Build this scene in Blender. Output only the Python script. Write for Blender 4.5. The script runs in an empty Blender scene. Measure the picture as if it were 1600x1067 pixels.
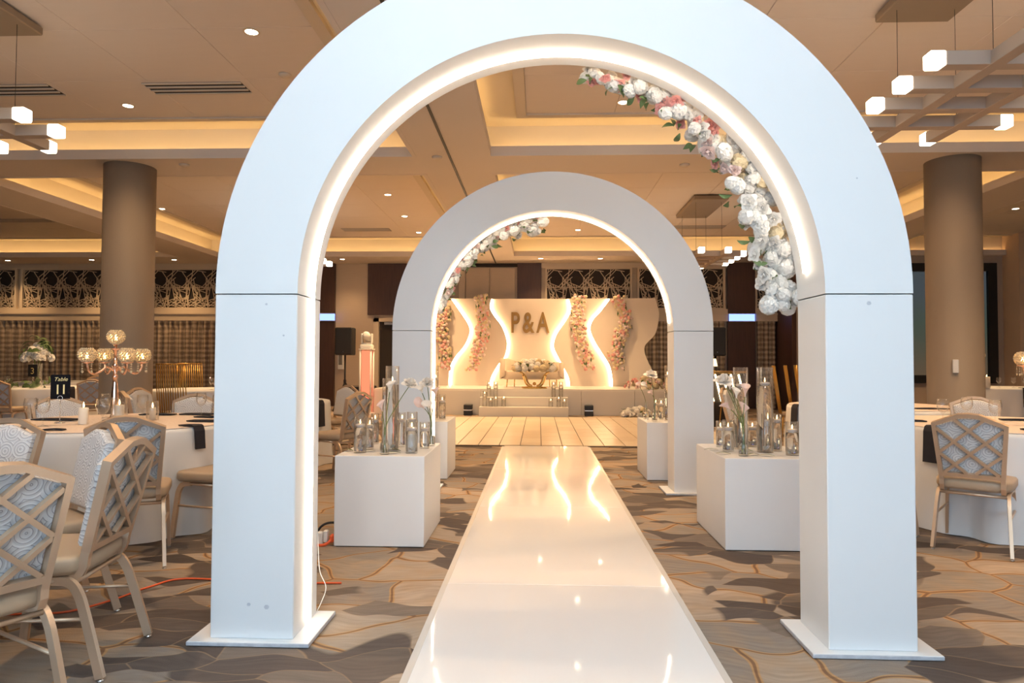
import bpy, math, random
from mathutils import Vector, Matrix
R = random.Random(7)
PI = math.pi
sc = bpy.context.scene
col = sc.collection

# ------------------------------------------------------------------ camera, world, exposure
cam_d = bpy.data.cameras.new('camera'); cam_d.lens = 24.0; cam_d.sensor_width = 36.0
cam_d.clip_start = 0.05; cam_d.clip_end = 200
cam = bpy.data.objects.new('camera', cam_d); col.objects.link(cam); sc.camera = cam
yaw, pit, roll = -0.0391, 0.0301, 0.0036
rr = Vector((math.cos(yaw), -math.sin(yaw), 0)); fw = Vector((math.sin(yaw), math.cos(yaw), 0)); up = Vector((0, 0, 1))
FW = fw*math.cos(pit) + up*math.sin(pit); U2 = up*math.cos(pit) - fw*math.sin(pit)
RV = rr*math.cos(roll) + U2*math.sin(roll); UV = U2*math.cos(roll) - rr*math.sin(roll)
cam.matrix_world = Matrix(((RV.x, UV.x, -FW.x, 0), (RV.y, UV.y, -FW.y, 0), (RV.z, UV.z, -FW.z, 1.245), (0, 0, 0, 1)))

vs = sc.view_settings
sc.display_settings.display_device = 'sRGB'
vs.view_transform = 'Standard'; vs.look = 'None'; vs.gamma = 1.0; vs.use_curve_mapping = False
vs.exposure = 1.0
sc.cycles.use_denoising = True
sc.cycles.denoiser = 'OPENIMAGEDENOISE'
sc.cycles.max_bounces = 6; sc.cycles.diffuse_bounces = 3; sc.cycles.transparent_max_bounces = 20
sc.cycles.use_adaptive_sampling = True; sc.cycles.adaptive_threshold = .05
sc.cycles.transmission_bounces = 6; sc.cycles.sample_clamp_indirect = 4.0
sc.cycles.caustics_reflective = False

W = bpy.data.worlds.new('world'); sc.world = W; W.use_nodes = True
W.node_tree.nodes['Background'].inputs[0].default_value = (1.0, 0.80, 0.62, 1)
W.node_tree.nodes['Background'].inputs[1].default_value = 0.0

WARM = (1.0, 0.64, 0.32)
COVE_POWER = 7.0       # emission of the LED strips in the ceiling coves
DOWN_POWER = 195.0      # watts of a recessed downlight
ASSUMED_DAY_POWER = 140.0       # window light assumed and added behind the photographer, out of view

def area(name, loc, rot, sx, sy, power, color):
    L = bpy.data.lights.new(name, 'AREA'); L.shape = 'RECTANGLE'; L.size = sx; L.size_y = sy
    L.energy = power; L.color = color
    o = bpy.data.objects.new(name, L); col.objects.link(o); o.location = loc; o.rotation_euler = rot
    return o
for k, x in enumerate((-3.4, 0.1, 3.6)):
    area('assumed_daylight', (x, -4.30, 2.0), (PI/2, 0, 0), 2.6, 2.8, ASSUMED_DAY_POWER/3, (0.48, 0.74, 1.0))  # added area lamps at the assumed windows

# assumed photographer's flash, added out of view and bounced off the ceiling
FL = bpy.data.lights.new('assumed_flash', 'SPOT'); FL.energy = 1350.0; FL.color = (0.62, 0.82, 1.0); FL.spot_size = 1.5; FL.spot_blend = .6; FL.shadow_soft_size = .04
fo = bpy.data.objects.new('assumed_flash', FL); col.objects.link(fo); fo.location = (0.0, -0.12, 1.45)
fo.rotation_euler = Vector((0.02, .30, 1)).to_track_quat('-Z', 'Y').to_euler()

# ------------------------------------------------------------------ materials
MATS = {}
def nt(name):
    m = bpy.data.materials.new(name); m.use_nodes = True
    n = m.node_tree; b = n.nodes['Principled BSDF']
    return m, n, b
def N(n, t, **kw):
    x = n.nodes.new(t)
    for k, v in kw.items():
        if k == 'inp':
            for a, c in v.items(): x.inputs[a].default_value = c
        else: setattr(x, k, v)
    return x
def c4(c): return (c[0], c[1], c[2], 1)
def mat(name, color, rough=.5, metal=0., var=.0, scale=6., bump=0., bscale=40., color2=None, stretch=None, spec=None, coat=0., sheen=0.):
    """procedural principled material: two tones mixed by noise, with optional fine relief"""
    if name in MATS: return MATS[name]
    m, n, b = nt(name)
    b.inputs['Roughness'].default_value = rough; b.inputs['Metallic'].default_value = metal
    if spec is not None: b.inputs['Specular IOR Level'].default_value = spec
    if coat: b.inputs['Coat Weight'].default_value = coat; b.inputs['Coat Roughness'].default_value = .08
    if sheen: b.inputs['Sheen Weight'].default_value = sheen
    tc = N(n, 'ShaderNodeTexCoord'); mp = N(n, 'ShaderNodeMapping')
    n.links.new(tc.outputs['Object'], mp.inputs[0])
    if stretch: mp.inputs['Scale'].default_value = stretch
    ns = N(n, 'ShaderNodeTexNoise', inp={'Scale': scale, 'Detail': 4.})
    n.links.new(mp.outputs[0], ns.inputs['Vector'])
    mx = N(n, 'ShaderNodeMix', data_type='RGBA')
    c2 = color2 if color2 else tuple(max(0, c*(1-var)) for c in color)
    mx.inputs[6].default_value = c4(color); mx.inputs[7].default_value = c4(c2)
    n.links.new(ns.outputs[0], mx.inputs[0]); n.links.new(mx.outputs[2], b.inputs['Base Color'])
    if bump:
        n2 = N(n, 'ShaderNodeTexNoise', inp={'Scale': bscale, 'Detail': 3.})
        n.links.new(mp.outputs[0], n2.inputs['Vector'])
        bp = N(n, 'ShaderNodeBump', inp={'Strength': bump, 'Distance': .01})
        n.links.new(n2.outputs[0], bp.inputs['Height']); n.links.new(bp.outputs[0], b.inputs['Normal'])
    MATS[name] = m; return m
def emis(name, color, strength):
    if name in MATS: return MATS[name]
    m = bpy.data.materials.new(name); m.use_nodes = True; n = m.node_tree
    n.nodes.remove(n.nodes['Principled BSDF'])
    e = N(n, 'ShaderNodeEmission', inp={0: c4(color), 1: strength})
    n.links.new(e.outputs[0], n.nodes['Material Output'].inputs[0]); MATS[name] = m
    if name in ('flame', 'down_lens'): m.cycles.emission_sampling = 'NONE'
    return m
def thin_glass(name, tint=(1, 1, 1), refl=1.0):
    m = bpy.data.materials.new(name); m.use_nodes = True; n = m.node_tree
    n.nodes.remove(n.nodes['Principled BSDF'])
    t = N(n, 'ShaderNodeBsdfTransparent', inp={0: c4(tint)}); g = N(n, 'ShaderNodeBsdfGlossy', inp={'Roughness': .02})
    f = N(n, 'ShaderNodeLayerWeight', inp={'Blend': .5}); mx = N(n, 'ShaderNodeMixShader')
    pw = N(n, 'ShaderNodeMath', operation='POWER'); pw.inputs[1].default_value = 2.2
    mu = N(n, 'ShaderNodeMath', operation='MULTIPLY_ADD'); mu.inputs[1].default_value = .75*refl; mu.inputs[2].default_value = .05
    n.links.new(f.outputs['Facing'], pw.inputs[0]); n.links.new(pw.outputs[0], mu.inputs[0]); n.links.new(mu.outputs[0], mx.inputs[0])
    n.links.new(t.outputs[0], mx.inputs[1]); n.links.new(g.outputs[0], mx.inputs[2])
    n.links.new(mx.outputs[0], n.nodes['Material Output'].inputs[0]); return m

m_white = mat('white_paint', (.86, .86, .86), .42, var=.03, scale=3., bump=.03, bscale=14.)
m_plinth = mat('plinth_paint', (.82, .82, .83), .45, var=.08, scale=2.2, bump=.03, bscale=16.)
m_scuff = mat('scuffed_edge', (.80, .80, .82), .6, color2=(.30, .31, .36), scale=22., bump=.2, bscale=60.)
m_ceiling = mat('ceiling_paint', (.70, .61, .53), .8, var=.04, scale=1.2)
m_panel = mat('ceiling_panel', (.72, .62, .54), .85, var=.05, scale=2., bump=.05, bscale=90., stretch=(1, 6, 1))
m_cove = mat('cove_paint', (.78, .68, .53), .7, var=.02)
m_frame = mat('ceiling_frame', (.62, .53, .43), .7, var=.03)
m_column = mat('column_vinyl', (.33, .26, .20), .6, var=.10, scale=5., bump=.10, bscale=140., stretch=(1, 1, .25))
m_wallbeige = mat('wall_vinyl', (.60, .48, .36), .65, var=.10, scale=8., bump=.08, bscale=120., stretch=(.5, .5, 4))
m_wood = mat('dark_wood', (.095, .045, .028), .45, color2=(.05, .022, .015), scale=4., stretch=(9, 9, .6), bump=.05)
m_trim = mat('trim_beige', (.66, .54, .40), .55, var=.04)
m_black = mat('matte_black', (.012, .012, .014), .5, var=.2)
m_blackfab = mat('black_napkin', (.022, .020, .028), .85, var=.3, scale=30., bump=.2, bscale=300.)
m_dark = mat('dark_recess', (.030, .022, .018), .8, var=.2)
m_gold = mat('champagne_metal', (.72, .54, .385), .34, .6, var=.12, scale=9.)
m_gold2 = mat('polished_gold', (.78, .50, .18), .2, 1., var=.1, scale=12.)
m_goldwire = mat('gold_wire', (.58, .34, .09), .32, .85, var=.3, scale=20., stretch=(6, 6, .4))
m_rosegold = mat('rose_gold', (.92, .60, .45), .15, 1., var=.08)
m_seat = mat('tan_vinyl', (.47, .35, .24), .45, var=.08, bump=.05, bscale=200.)
m_cloth = mat('white_linen', (.80, .79, .78), .8, var=.03, bump=.06, bscale=260., sheen=.2)
m_lace = mat('blush_lace', (.92, .80, .72), .75, color2=(.74, .58, .48), scale=38., bump=.8, bscale=55.)
m_wax = mat('candle_wax', (.92, .82, .68), .5, var=.04)
m_waxw = mat('floating_wax', (.90, .80, .76), .45, var=.04)
m_leaf = mat('leaf_green', (.075, .13, .045), .5, color2=(.13, .19, .07), scale=14.)
m_stem = mat('stem_green', (.17, .22, .06), .5, var=.3)
m_petalw = mat('white_petal', (.96, .94, .91), .7, color2=(.90, .86, .80), scale=24., sheen=.2)
m_petalp = mat('pink_petal', (.90, .38, .35), .7, color2=(.92, .58, .52), scale=20., sheen=.2)
m_petalb = mat('blush_petal', (.88, .66, .62), .7, color2=(.90, .78, .74), scale=20., sheen=.2)
m_petalc = mat('cream_petal', (.86, .76, .54), .7, color2=(.78, .62, .38), scale=24., sheen=.2)
def petal_translucency(m):
    n = m.node_tree; b = n.nodes['Principled BSDF']; out = n.nodes['Material Output']
    t = N(n, 'ShaderNodeBsdfTranslucent'); n.links.new(b.inputs['Base Color'].links[0].from_socket, t.inputs[0])
    x = N(n, 'ShaderNodeMixShader', inp={0: .22}); n.links.new(b.outputs[0], x.inputs[1]); n.links.new(t.outputs[0], x.inputs[2]); n.links.new(x.outputs[0], out.inputs[0])
for q_ in (m_petalw, m_petalp, m_petalb, m_petalc): petal_translucency(q_)
m_glass = thin_glass('clear_glass', (.992, .992, .988), 1.0)
m_sofa = mat('cream_velvet', (.72, .58, .44), .8, var=.06, sheen=.5)
m_stage = mat('stage_skirt', (.62, .58, .53), .55, var=.05, scale=2.)
m_backdrop = mat('backdrop_white', (.82, .72, .60), .55, var=.03)
m_orange = mat('orange_cord', (.85, .13, .035), .5, var=.1)
m_chrome = mat('chrome', (.7, .7, .7), .2, 1., var=.05)
m_speaker = mat('speaker_grille', (.012, .011, .012), .6, var=.3, scale=60., bump=.3, bscale=200.)
m_plastic = mat('white_plastic', (.78, .76, .72), .4, var=.03)
m_frost = mat('frosted_tile', (.80, .78, .74), .4)
led = emis('led_warm', (1.0, .82, .62), 11.5)
led_bd = emis('led_backdrop', (1.0, .66, .36), 21.0)
cove_led = emis('cove_led', (1.0, .64, .26), COVE_POWER)
cube_em = emis('lamp_cube', (1.0, .86, .66), 6.0)
flame_em = emis('flame', (1.0, .62, .25), 12.0)
glow_em = emis('cup_glow', (1.0, .62, .22), 30.0)
down_em = emis('downlight_lens', (1.0, .84, .60), 12.0)
blue_em = emis('blue_light', (.20, .30, 1.0), 1.5)
assumed_sky_em = emis('assumed_window_sky', (.75, .87, 1.0), 1.0)  # glow of the assumed window panes, out of view
coral_em = emis('totem_light', (1.0, .20, .10), .85)
bar_em = emis('bar_light', (1.0, .78, .45), 5.0)

def water_mat():
    m, n, b = nt('water')
    b.inputs['Base Color'].default_value = (1, .995, .98, 1); b.inputs['Roughness'].default_value = 0
    b.inputs['IOR'].default_value = 1.14; b.inputs['Transmission Weight'].default_value = 1
    return m
m_water = water_mat()

def crystal_mat():
    m, n, b = nt('crystal_bead')
    b.inputs['Base Color'].default_value = (1, .84, .58, 1); b.inputs['Roughness'].default_value = .06
    b.inputs['IOR'].default_value = 1.5; b.inputs['Transmission Weight'].default_value = .45
    ns = N(n, 'ShaderNodeTexNoise', inp={'Scale': 60.}); rp = N(n, 'ShaderNodeMapRange', inp={1: .3, 2: .7, 3: .02, 4: .2})
    n.links.new(ns.outputs[0], rp.inputs[0]); n.links.new(rp.outputs[0], b.inputs['Roughness'])
    return m
m_crystal = crystal_mat()

def fabric_rings():
    m, n, b = nt('ring_fabric')
    tc = N(n, 'ShaderNodeTexCoord'); mp = N(n, 'ShaderNodeMapping', inp={'Scale': (1, 1, 0)})
    n.links.new(tc.outputs['UV'], mp.inputs[0])
    vo = N(n, 'ShaderNodeTexVoronoi', inp={'Scale': 12.5, 'Randomness': .45}); vo.voronoi_dimensions = '2D'
    n.links.new(mp.outputs[0], vo.inputs['Vector'])
    mu = N(n, 'ShaderNodeMath', operation='MULTIPLY'); mu.inputs[1].default_value = 32.
    n.links.new(vo.outputs['Distance'], mu.inputs[0])
    si = N(n, 'ShaderNodeMath', operation='SINE'); n.links.new(mu.outputs[0], si.inputs[0])
    cr = N(n, 'ShaderNodeValToRGB'); e = cr.color_ramp.elements
    e[0].position = .80; e[0].color = (.72, .71, .71, 1); e[1].position = .99; e[1].color = (.33, .31, .33, 1)
    n.links.new(si.outputs[0], cr.inputs[0]); n.links.new(cr.outputs[0], b.inputs['Base Color'])
    b.inputs['Roughness'].default_value = .8
    bp = N(n, 'ShaderNodeBump', inp={'Strength': .25, 'Distance': .004}); bp.invert = True
    n.links.new(si.outputs[0], bp.inputs['Height']); n.links.new(bp.outputs[0], b.inputs['Normal'])
    return m
m_rings = fabric_rings()

def carpet_mat():
    """overlapping leaf shapes: pale leaves with brown outlines on orange, and clumps of dark pointed leaves"""
    m, n, b = nt('leaf_carpet')
    L = n.links.new
    tc = N(n, 'ShaderNodeTexCoord')
    def warp(scale, amt, detail):
        ns = N(n, 'ShaderNodeTexNoise', inp={'Scale': scale, 'Detail': detail}); L(tc.outputs['Object'], ns.inputs['Vector'])
        sub = N(n, 'ShaderNodeVectorMath', operation='SUBTRACT'); sub.inputs[1].default_value = (.5, .5, .5); L(ns.outputs['Color'], sub.inputs[0])
        scl = N(n, 'ShaderNodeVectorMath', operation='SCALE'); scl.inputs['Scale'].default_value = amt; L(sub.outputs[0], scl.inputs[0])
        add = N(n, 'ShaderNodeVectorMath', operation='ADD'); L(tc.outputs['Object'], add.inputs[0]); L(scl.outputs[0], add.inputs[1]); return add
    wa = warp(1.3, .55, 2.); wb = warp(2.0, .45, 1.)
    def layer(src, scale, rot, stretch, loc):
        mp = N(n, 'ShaderNodeMapping', inp={'Rotation': (0, 0, rot), 'Scale': stretch, 'Location': loc}); L(src.outputs[0], mp.inputs[0])
        v = N(n, 'ShaderNodeTexVoronoi', inp={'Scale': scale}); v.voronoi_dimensions = '2D'
        e = N(n, 'ShaderNodeTexVoronoi', inp={'Scale': scale}); e.voronoi_dimensions = '2D'; e.feature = 'DISTANCE_TO_EDGE'
        L(mp.outputs[0], v.inputs['Vector']); L(mp.outputs[0], e.inputs['Vector']); return v, e
    def ramp(src, stops, interp='CONSTANT'):
        r = N(n, 'ShaderNodeValToRGB'); r.color_ramp.interpolation = interp; el = r.color_ramp.elements
        el[0].position, el[0].color = stops[0][0], c4(stops[0][1]); el[1].position, el[1].color = stops[1][0], c4(stops[1][1])
        for p, c in stops[2:]: q = el.new(p); q.color = c4(c)
        L(src, r.inputs[0]); return r
    def mixc(fac, a, bb):
        x = N(n, 'ShaderNodeMix', data_type='RGBA'); L(fac, x.inputs[0])
        if isinstance(a, tuple): x.inputs[6].default_value = c4(a)
        else: L(a, x.inputs[6])
        if isinstance(bb, tuple): x.inputs[7].default_value = c4(bb)
        else: L(bb, x.inputs[7])
        return x.outputs[2]
    def rng(src, a, c, d, e): x = N(n, 'ShaderNodeMapRange', inp={1: a, 2: c, 3: d, 4: e}); L(src, x.inputs[0]); return x.outputs[0]
    def sepc(src, k): x = N(n, 'ShaderNodeSeparateColor'); L(src, x.inputs[0]); return x.outputs[k]
    va, ea = layer(wa, 1.9, .35, (1, 1.35, 1), (0, 0, 0))
    pale = ramp(sepc(va.outputs['Color'], 0), [(0, (.385, .305, .235)), (.25, (.310, .255, .205)), (.5, (.435, .330, .245)), (.72, (.270, .225, .190))]).outputs[0]
    hue = N(n, 'ShaderNodeTexNoise', inp={'Scale': 5., 'Detail': 5.}); L(tc.outputs['Object'], hue.inputs['Vector'])
    pale = mixc(rng(hue.outputs[0], .45, .75, 0., .55), pale, (.42, .265, .145))
    gap = rng(ea.outputs[0], .030, .042, 1., 0.)
    pale = mixc(gap, pale, (.46, .27, .125))
    line = rng(ea.outputs[0], .010, .020, 1., 0.)
    pale = mixc(line, pale, (.215, .112, .055))
    vb, eb = layer(wb, 2.7, -.55, (1, 2.3, 1), (3.3, 1.7, 0))
    dark = ramp(sepc(vb.outputs['Color'], 1), [(0, (.095, .070, .058)), (.3, (.150, .115, .094)), (.55, (.118, .090, .076)), (.8, (.205, .160, .128))]).outputs[0]
    veinb = rng(eb.outputs[0], .006, .022, .75, 0.)
    dark = mixc(veinb, dark, (.30, .205, .13))
    clump = N(n, 'ShaderNodeTexNoise', inp={'Scale': .9, 'Detail': 1.}); L(wb.outputs[0], clump.inputs['Vector'])
    pick = N(n, 'ShaderNodeMath', operation='MULTIPLY_ADD'); pick.inputs[1].default_value = .30; L(sepc(vb.outputs['Color'], 2), pick.inputs[0]); L(clump.outputs[0], pick.inputs[2])
    base = mixc(rng(pick.outputs[0], .675, .688, 0., 1.), pale, dark)
    # fine streaks along the leaves
    sm = N(n, 'ShaderNodeMapping', inp={'Rotation': (0, 0, -.4), 'Scale': (3, 26, 1)}); L(wa.outputs[0], sm.inputs[0])
    sn = N(n, 'ShaderNodeTexNoise', inp={'Scale': 1.5, 'Detail': 4.}); L(sm.outputs[0], sn.inputs['Vector'])
    m3 = N(n, 'ShaderNodeVectorMath', operation='SCALE'); L(base, m3.inputs[0]); L(rng(sn.outputs[0], .3, .7, .84, 1.12), m3.inputs['Scale'])
    L(m3.outputs[0], b.inputs['Base Color'])
    b.inputs['Roughness'].default_value = .95
    pn = N(n, 'ShaderNodeTexNoise', inp={'Scale': 220.}); L(tc.outputs['Object'], pn.inputs['Vector'])
    bp = N(n, 'ShaderNodeBump', inp={'Strength': .4, 'Distance': .006}); L(pn.outputs[0], bp.inputs['Height']); L(bp.outputs[0], b.inputs['Normal'])
    return m
m_carpet = carpet_mat()

def runway_mat():
    m, n, b = nt('gloss_acrylic')
    tc = N(n, 'ShaderNodeTexCoord'); ns = N(n, 'ShaderNodeTexNoise', inp={'Scale': 3., 'Detail': 3.})
    n.links.new(tc.outputs['Object'], ns.inputs['Vector'])
    r = N(n, 'ShaderNodeMapRange', inp={1: .3, 2: .7, 3: .03, 4: .07}); n.links.new(ns.outputs[0], r.inputs[0])
    n.links.new(r.outputs[0], b.inputs['Roughness'])
    cr = N(n, 'ShaderNodeMix', data_type='RGBA'); cr.inputs[6].default_value = (.90, .89, .89, 1); cr.inputs[7].default_value = (.87, .86, .86, 1)
    n.links.new(ns.outputs[0], cr.inputs[0]); n.links.new(cr.outputs[2], b.inputs['Base Color'])
    n2 = N(n, 'ShaderNodeTexNoise', inp={'Scale': 1.4}); n.links.new(tc.outputs['Object'], n2.inputs['Vector'])
    bp = N(n, 'ShaderNodeBump', inp={'Strength': .05, 'Distance': .02}); n.links.new(n2.outputs[0], bp.inputs['Height']); n.links.new(bp.outputs[0], b.inputs['Normal'])
    b.inputs['IOR'].default_value = 1.55
    return m
m_runway = runway_mat()
m_tile = mat('dance_tile', (.70, .57, .42), .28, color2=(.60, .47, .33), scale=5., stretch=(1, 1, 1))

def curtain_mat():
    m, n, b = nt('plaid_sheer')
    tc = N(n, 'ShaderNodeTexCoord'); sp = N(n, 'ShaderNodeSeparateXYZ'); n.links.new(tc.outputs['UV'], sp.inputs[0])
    w = N(n, 'ShaderNodeMath', operation='MULTIPLY'); w.inputs[1].default_value = 46.; n.links.new(sp.outputs[1], w.inputs[0])
    s = N(n, 'ShaderNodeMath', operation='SINE'); n.links.new(w.outputs[0], s.inputs[0])
    ns = N(n, 'ShaderNodeTexNoise', inp={'Scale': 1.}); mp = N(n, 'ShaderNodeMapping', inp={'Scale': (5, 14, 1)})
    n.links.new(tc.outputs['UV'], mp.inputs[0]); n.links.new(mp.outputs[0], ns.inputs['Vector'])
    wv = N(n, 'ShaderNodeMath', operation='MULTIPLY'); wv.inputs[1].default_value = 62.; n.links.new(sp.outputs[0], wv.inputs[0])
    sv = N(n, 'ShaderNodeMath', operation='SINE'); n.links.new(wv.outputs[0], sv.inputs[0])
    a0 = N(n, 'ShaderNodeMath', operation='MULTIPLY_ADD'); a0.inputs[1].default_value = .26; n.links.new(sv.outputs[0], a0.inputs[0]); n.links.new(ns.outputs[0], a0.inputs[2])
    a = N(n, 'ShaderNodeMath', operation='MULTIPLY_ADD'); a.inputs[1].default_value = .24; n.links.new(s.outputs[0], a.inputs[0]); n.links.new(a0.outputs[0], a.inputs[2])
    cr = N(n, 'ShaderNodeValToRGB'); e = cr.color_ramp.elements
    e[0].position = .2; e[0].color = (.22, .16, .115, 1); e[1].position = .95; e[1].color = (.62, .48, .33, 1)
    n.links.new(a.outputs[0], cr.inputs[0]); n.links.new(cr.outputs[0], b.inputs['Base Color']); b.inputs['Roughness'].default_value = .8
    return m
m_curtain = curtain_mat()

def screen_mat():
    m, n, b = nt('projected_image')
    tc = N(n, 'ShaderNodeTexCoord'); mp = N(n, 'ShaderNodeMapping', inp={'Scale': (1, 1, .5)}); n.links.new(tc.outputs['Object'], mp.inputs[0])
    ns = N(n, 'ShaderNodeTexNoise', inp={'Scale': 1.2, 'Detail': 5.}); n.links.new(mp.outputs[0], ns.inputs['Vector'])
    sp = N(n, 'ShaderNodeSeparateXYZ'); n.links.new(tc.outputs['Object'], sp.inputs[0])
    ma = N(n, 'ShaderNodeMapRange', inp={1: 1.0, 2: 3.6}); n.links.new(sp.outputs[2], ma.inputs[0])
    ad = N(n, 'ShaderNodeMath', operation='MULTIPLY_ADD'); ad.inputs[1].default_value = .5
    n.links.new(ns.outputs[0], ad.inputs[0]); n.links.new(ma.outputs[0], ad.inputs[2])
    cr = N(n, 'ShaderNodeValToRGB'); e = cr.color_ramp.elements
    e[0].position = .25; e[0].color = (.10, .075, .05, 1); e[1].position = 1.0; e[1].color = (.055, .075, .09, 1)
    q = e.new(.72); q.color = (.055, .08, .065, 1)
    n.links.new(ad.outputs[0], cr.inputs[0]); n.links.new(cr.outputs[0], b.inputs['Base Color'])
    n.links.new(cr.outputs[0], b.inputs['Emission Color']); b.inputs['Emission Strength'].default_value = .35
    return m
m_screen = screen_mat()

# ------------------------------------------------------------------ mesh helpers
class MB:
    def __init__(s): s.v = []; s.f = []; s.uv = None
    def add(s, vs, fs):
        o = len(s.v); s.v += [tuple(p) for p in vs]; s.f += [tuple(o+i for i in f) for f in fs]; return s
    def box(s, x0, x1, y0, y1, z0, z1, M=None):
        vs = [Vector(p) for p in ((x0,y0,z0),(x1,y0,z0),(x1,y1,z0),(x0,y1,z0),(x0,y0,z1),(x1,y0,z1),(x1,y1,z1),(x0,y1,z1))]
        if M: vs = [M @ p for p in vs]
        return s.add(vs, [(0,3,2,1),(4,5,6,7),(0,1,5,4),(1,2,6,5),(2,3,7,6),(3,0,4,7)])
    def bbox(s, x0, x1, y0, y1, z0, z1, c=.004, M=None):
        """box with chamfered edges"""
        pts = []
        X, Y, Z = (x0, x1), (y0, y1), (z0, z1)
        idx = {}
        for i in (0,1):
            for j in (0,1):
                for k in (0,1):
                    sx, sy, sz = (c if i == 0 else -c), (c if j == 0 else -c), (c if k == 0 else -c)
                    for a, p in (('x', (X[i], Y[j]+sy, Z[k]+sz)), ('y', (X[i]+sx, Y[j], Z[k]+sz)), ('z', (X[i]+sx, Y[j]+sy, Z[k]))):
                        idx[(i,j,k,a)] = len(pts); pts.append(Vector(p))
        F = []
        def q(*k): F.append(tuple(idx[t] for t in k))
        for i in (0,1):
            f = [(i,0,0,'x'),(i,1,0,'x'),(i,1,1,'x'),(i,0,1,'x')]; q(*(f if i else f[::-1]))
            f = [(0,i,0,'y'),(1,i,0,'y'),(1,i,1,'y'),(0,i,1,'y')]; q(*(f[::-1] if i else f))
            f = [(0,0,i,'z'),(1,0,i,'z'),(1,1,i,'z'),(0,1,i,'z')]; q(*(f if i else f[::-1]))
        for i in (0,1):
            for j in (0,1):
                f = [(i,j,0,'x'),(i,j,1,'x'),(i,j,1,'y'),(i,j,0,'y')]; q(*(f if i == j else f[::-1]))
                f = [(i,0,j,'x'),(i,1,j,'x'),(i,1,j,'z'),(i,0,j,'z')]; q(*(f[::-1] if i == j else f))
                f = [(0,i,j,'y'),(1,i,j,'y'),(1,i,j,'z'),(0,i,j,'z')]; q(*(f if i == j else f[::-1]))
                for k in (0,1):
                    f = [(i,j,k,'x'),(i,j,k,'y'),(i,j,k,'z')]; q(*(f if (i+j+k) % 2 else f[::-1]))
        if M: pts = [M @ p for p in pts]
        return s.add(pts, F)
    def lathe(s, prof, n=20, c=(0,0,0), cap0=True, cap1=True, M=None):
        vs = []; k = len(prof)
        for r, z in prof:
            for i in range(n):
                a = 2*PI*i/n; vs.append(Vector((c[0]+r*math.cos(a), c[1]+r*math.sin(a), c[2]+z)))
        fs = []
        for j in range(k-1):
            for i in range(n):
                i2 = (i+1) % n; fs.append((j*n+i, j*n+i2, (j+1)*n+i2, (j+1)*n+i))
        if cap0: fs.append(tuple(range(n-1, -1, -1)))
        if cap1: fs.append(tuple((k-1)*n+i for i in range(n)))
        if M: vs = [M @ p for p in vs]
        return s.add(vs, fs)
    def tube(s, pts, r, n=8, ry=None, cap=True, upv=None):
        """sweep a round or oval (ry) or square (n=4) section along a polyline; r may be a list"""
        pts = [Vector(p) for p in pts]; m = len(pts); vs = []; last = None
        for i, p in enumerate(pts):
            t = (pts[min(i+1, m-1)] - pts[max(i-1, 0)]).normalized()
            if last is None:
                u = Vector(upv) if upv else (Vector((0,0,1)) if abs(t.z) < .9 else Vector((1,0,0)))
            else: u = last
            u = (u - t*u.dot(t)).normalized(); last = u; w = t.cross(u)
            ri = r[i] if isinstance(r, (list, tuple)) else r; rb = ry if ry else ri
            for k in range(n):
                a = 2*PI*k/n + (PI/4 if n == 4 else 0)
                q = 1.4142 if n == 4 else 1
                vs.append(p + u*(math.cos(a)*ri*q) + w*(math.sin(a)*rb*q))
        fs = [(i*n+k, i*n+(k+1) % n, (i+1)*n+(k+1) % n, (i+1)*n+k) for i in range(m-1) for k in range(n)]
        if cap: fs += [tuple(range(n-1, -1, -1)), tuple((m-1)*n+k for k in range(n))]
        return s.add(vs, fs)
    def prism(s, poly, d0, d1, fn):
        """extrude 2D polygon; fn(u, v, w) -> 3D"""
        n = len(poly); vs = [fn(u, v, d0) for u, v in poly] + [fn(u, v, d1) for u, v in poly]
        fs = [tuple(range(n-1, -1, -1)), tuple(range(n, 2*n))] + [(i, (i+1) % n, n+(i+1) % n, n+i) for i in range(n)]
        return s.add(vs, fs)
    def sphere(s, c, r, n=10, m=6, sq=1.0):
        prof = [(max(1e-4, r*math.sin(PI*j/m)), -r*sq*math.cos(PI*j/m)) for j in range(m+1)]
        return s.lathe(prof, n, c)
    def mesh(s, name, m, smooth=False):
        me = bpy.data.meshes.new(name); me.from_pydata(s.v, [], s.f); me.materials.append(m)
        if smooth: me.polygons.foreach_set('use_smooth', [True]*len(me.polygons))
        me.update(); return me
    def build(s, name, m, parent=None, smooth=False, kind=None, label=None):
        return put(name, s.mesh(name, m, smooth), parent, kind, label)
def put(name, me, parent=None, kind=None, label=None):
    o = bpy.data.objects.new(name, me); col.objects.link(o)
    if parent: o.parent = parent
    if kind: o['kind'] = kind
    if label: o['label'] = label
    return o
def thing(name, label, cat, loc=(0,0,0), rz=0, group=None):
    o = bpy.data.objects.new(name, None); o.empty_display_size = .1; col.objects.link(o)
    o.location = loc; o.rotation_euler = (0, 0, rz); return tag(o, label, cat, group)
def tag(o, label, cat, group=None):
    o['label'] = label; o['category'] = cat
    if group: o['group'] = group
    return o
def struct(o): o['kind'] = 'structure'; return o
def copy_tree(o, parent=None):
    c = o.copy(); col.objects.link(c)
    if parent: c.parent = parent
    for ch in list(o.children): copy_tree(ch, c)
    return c
def arc(cx, cz, r, a0, a1, n): return [(cx + r*math.cos(a0+(a1-a0)*i/n), cz + r*math.sin(a0+(a1-a0)*i/n)) for i in range(n+1)]
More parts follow.
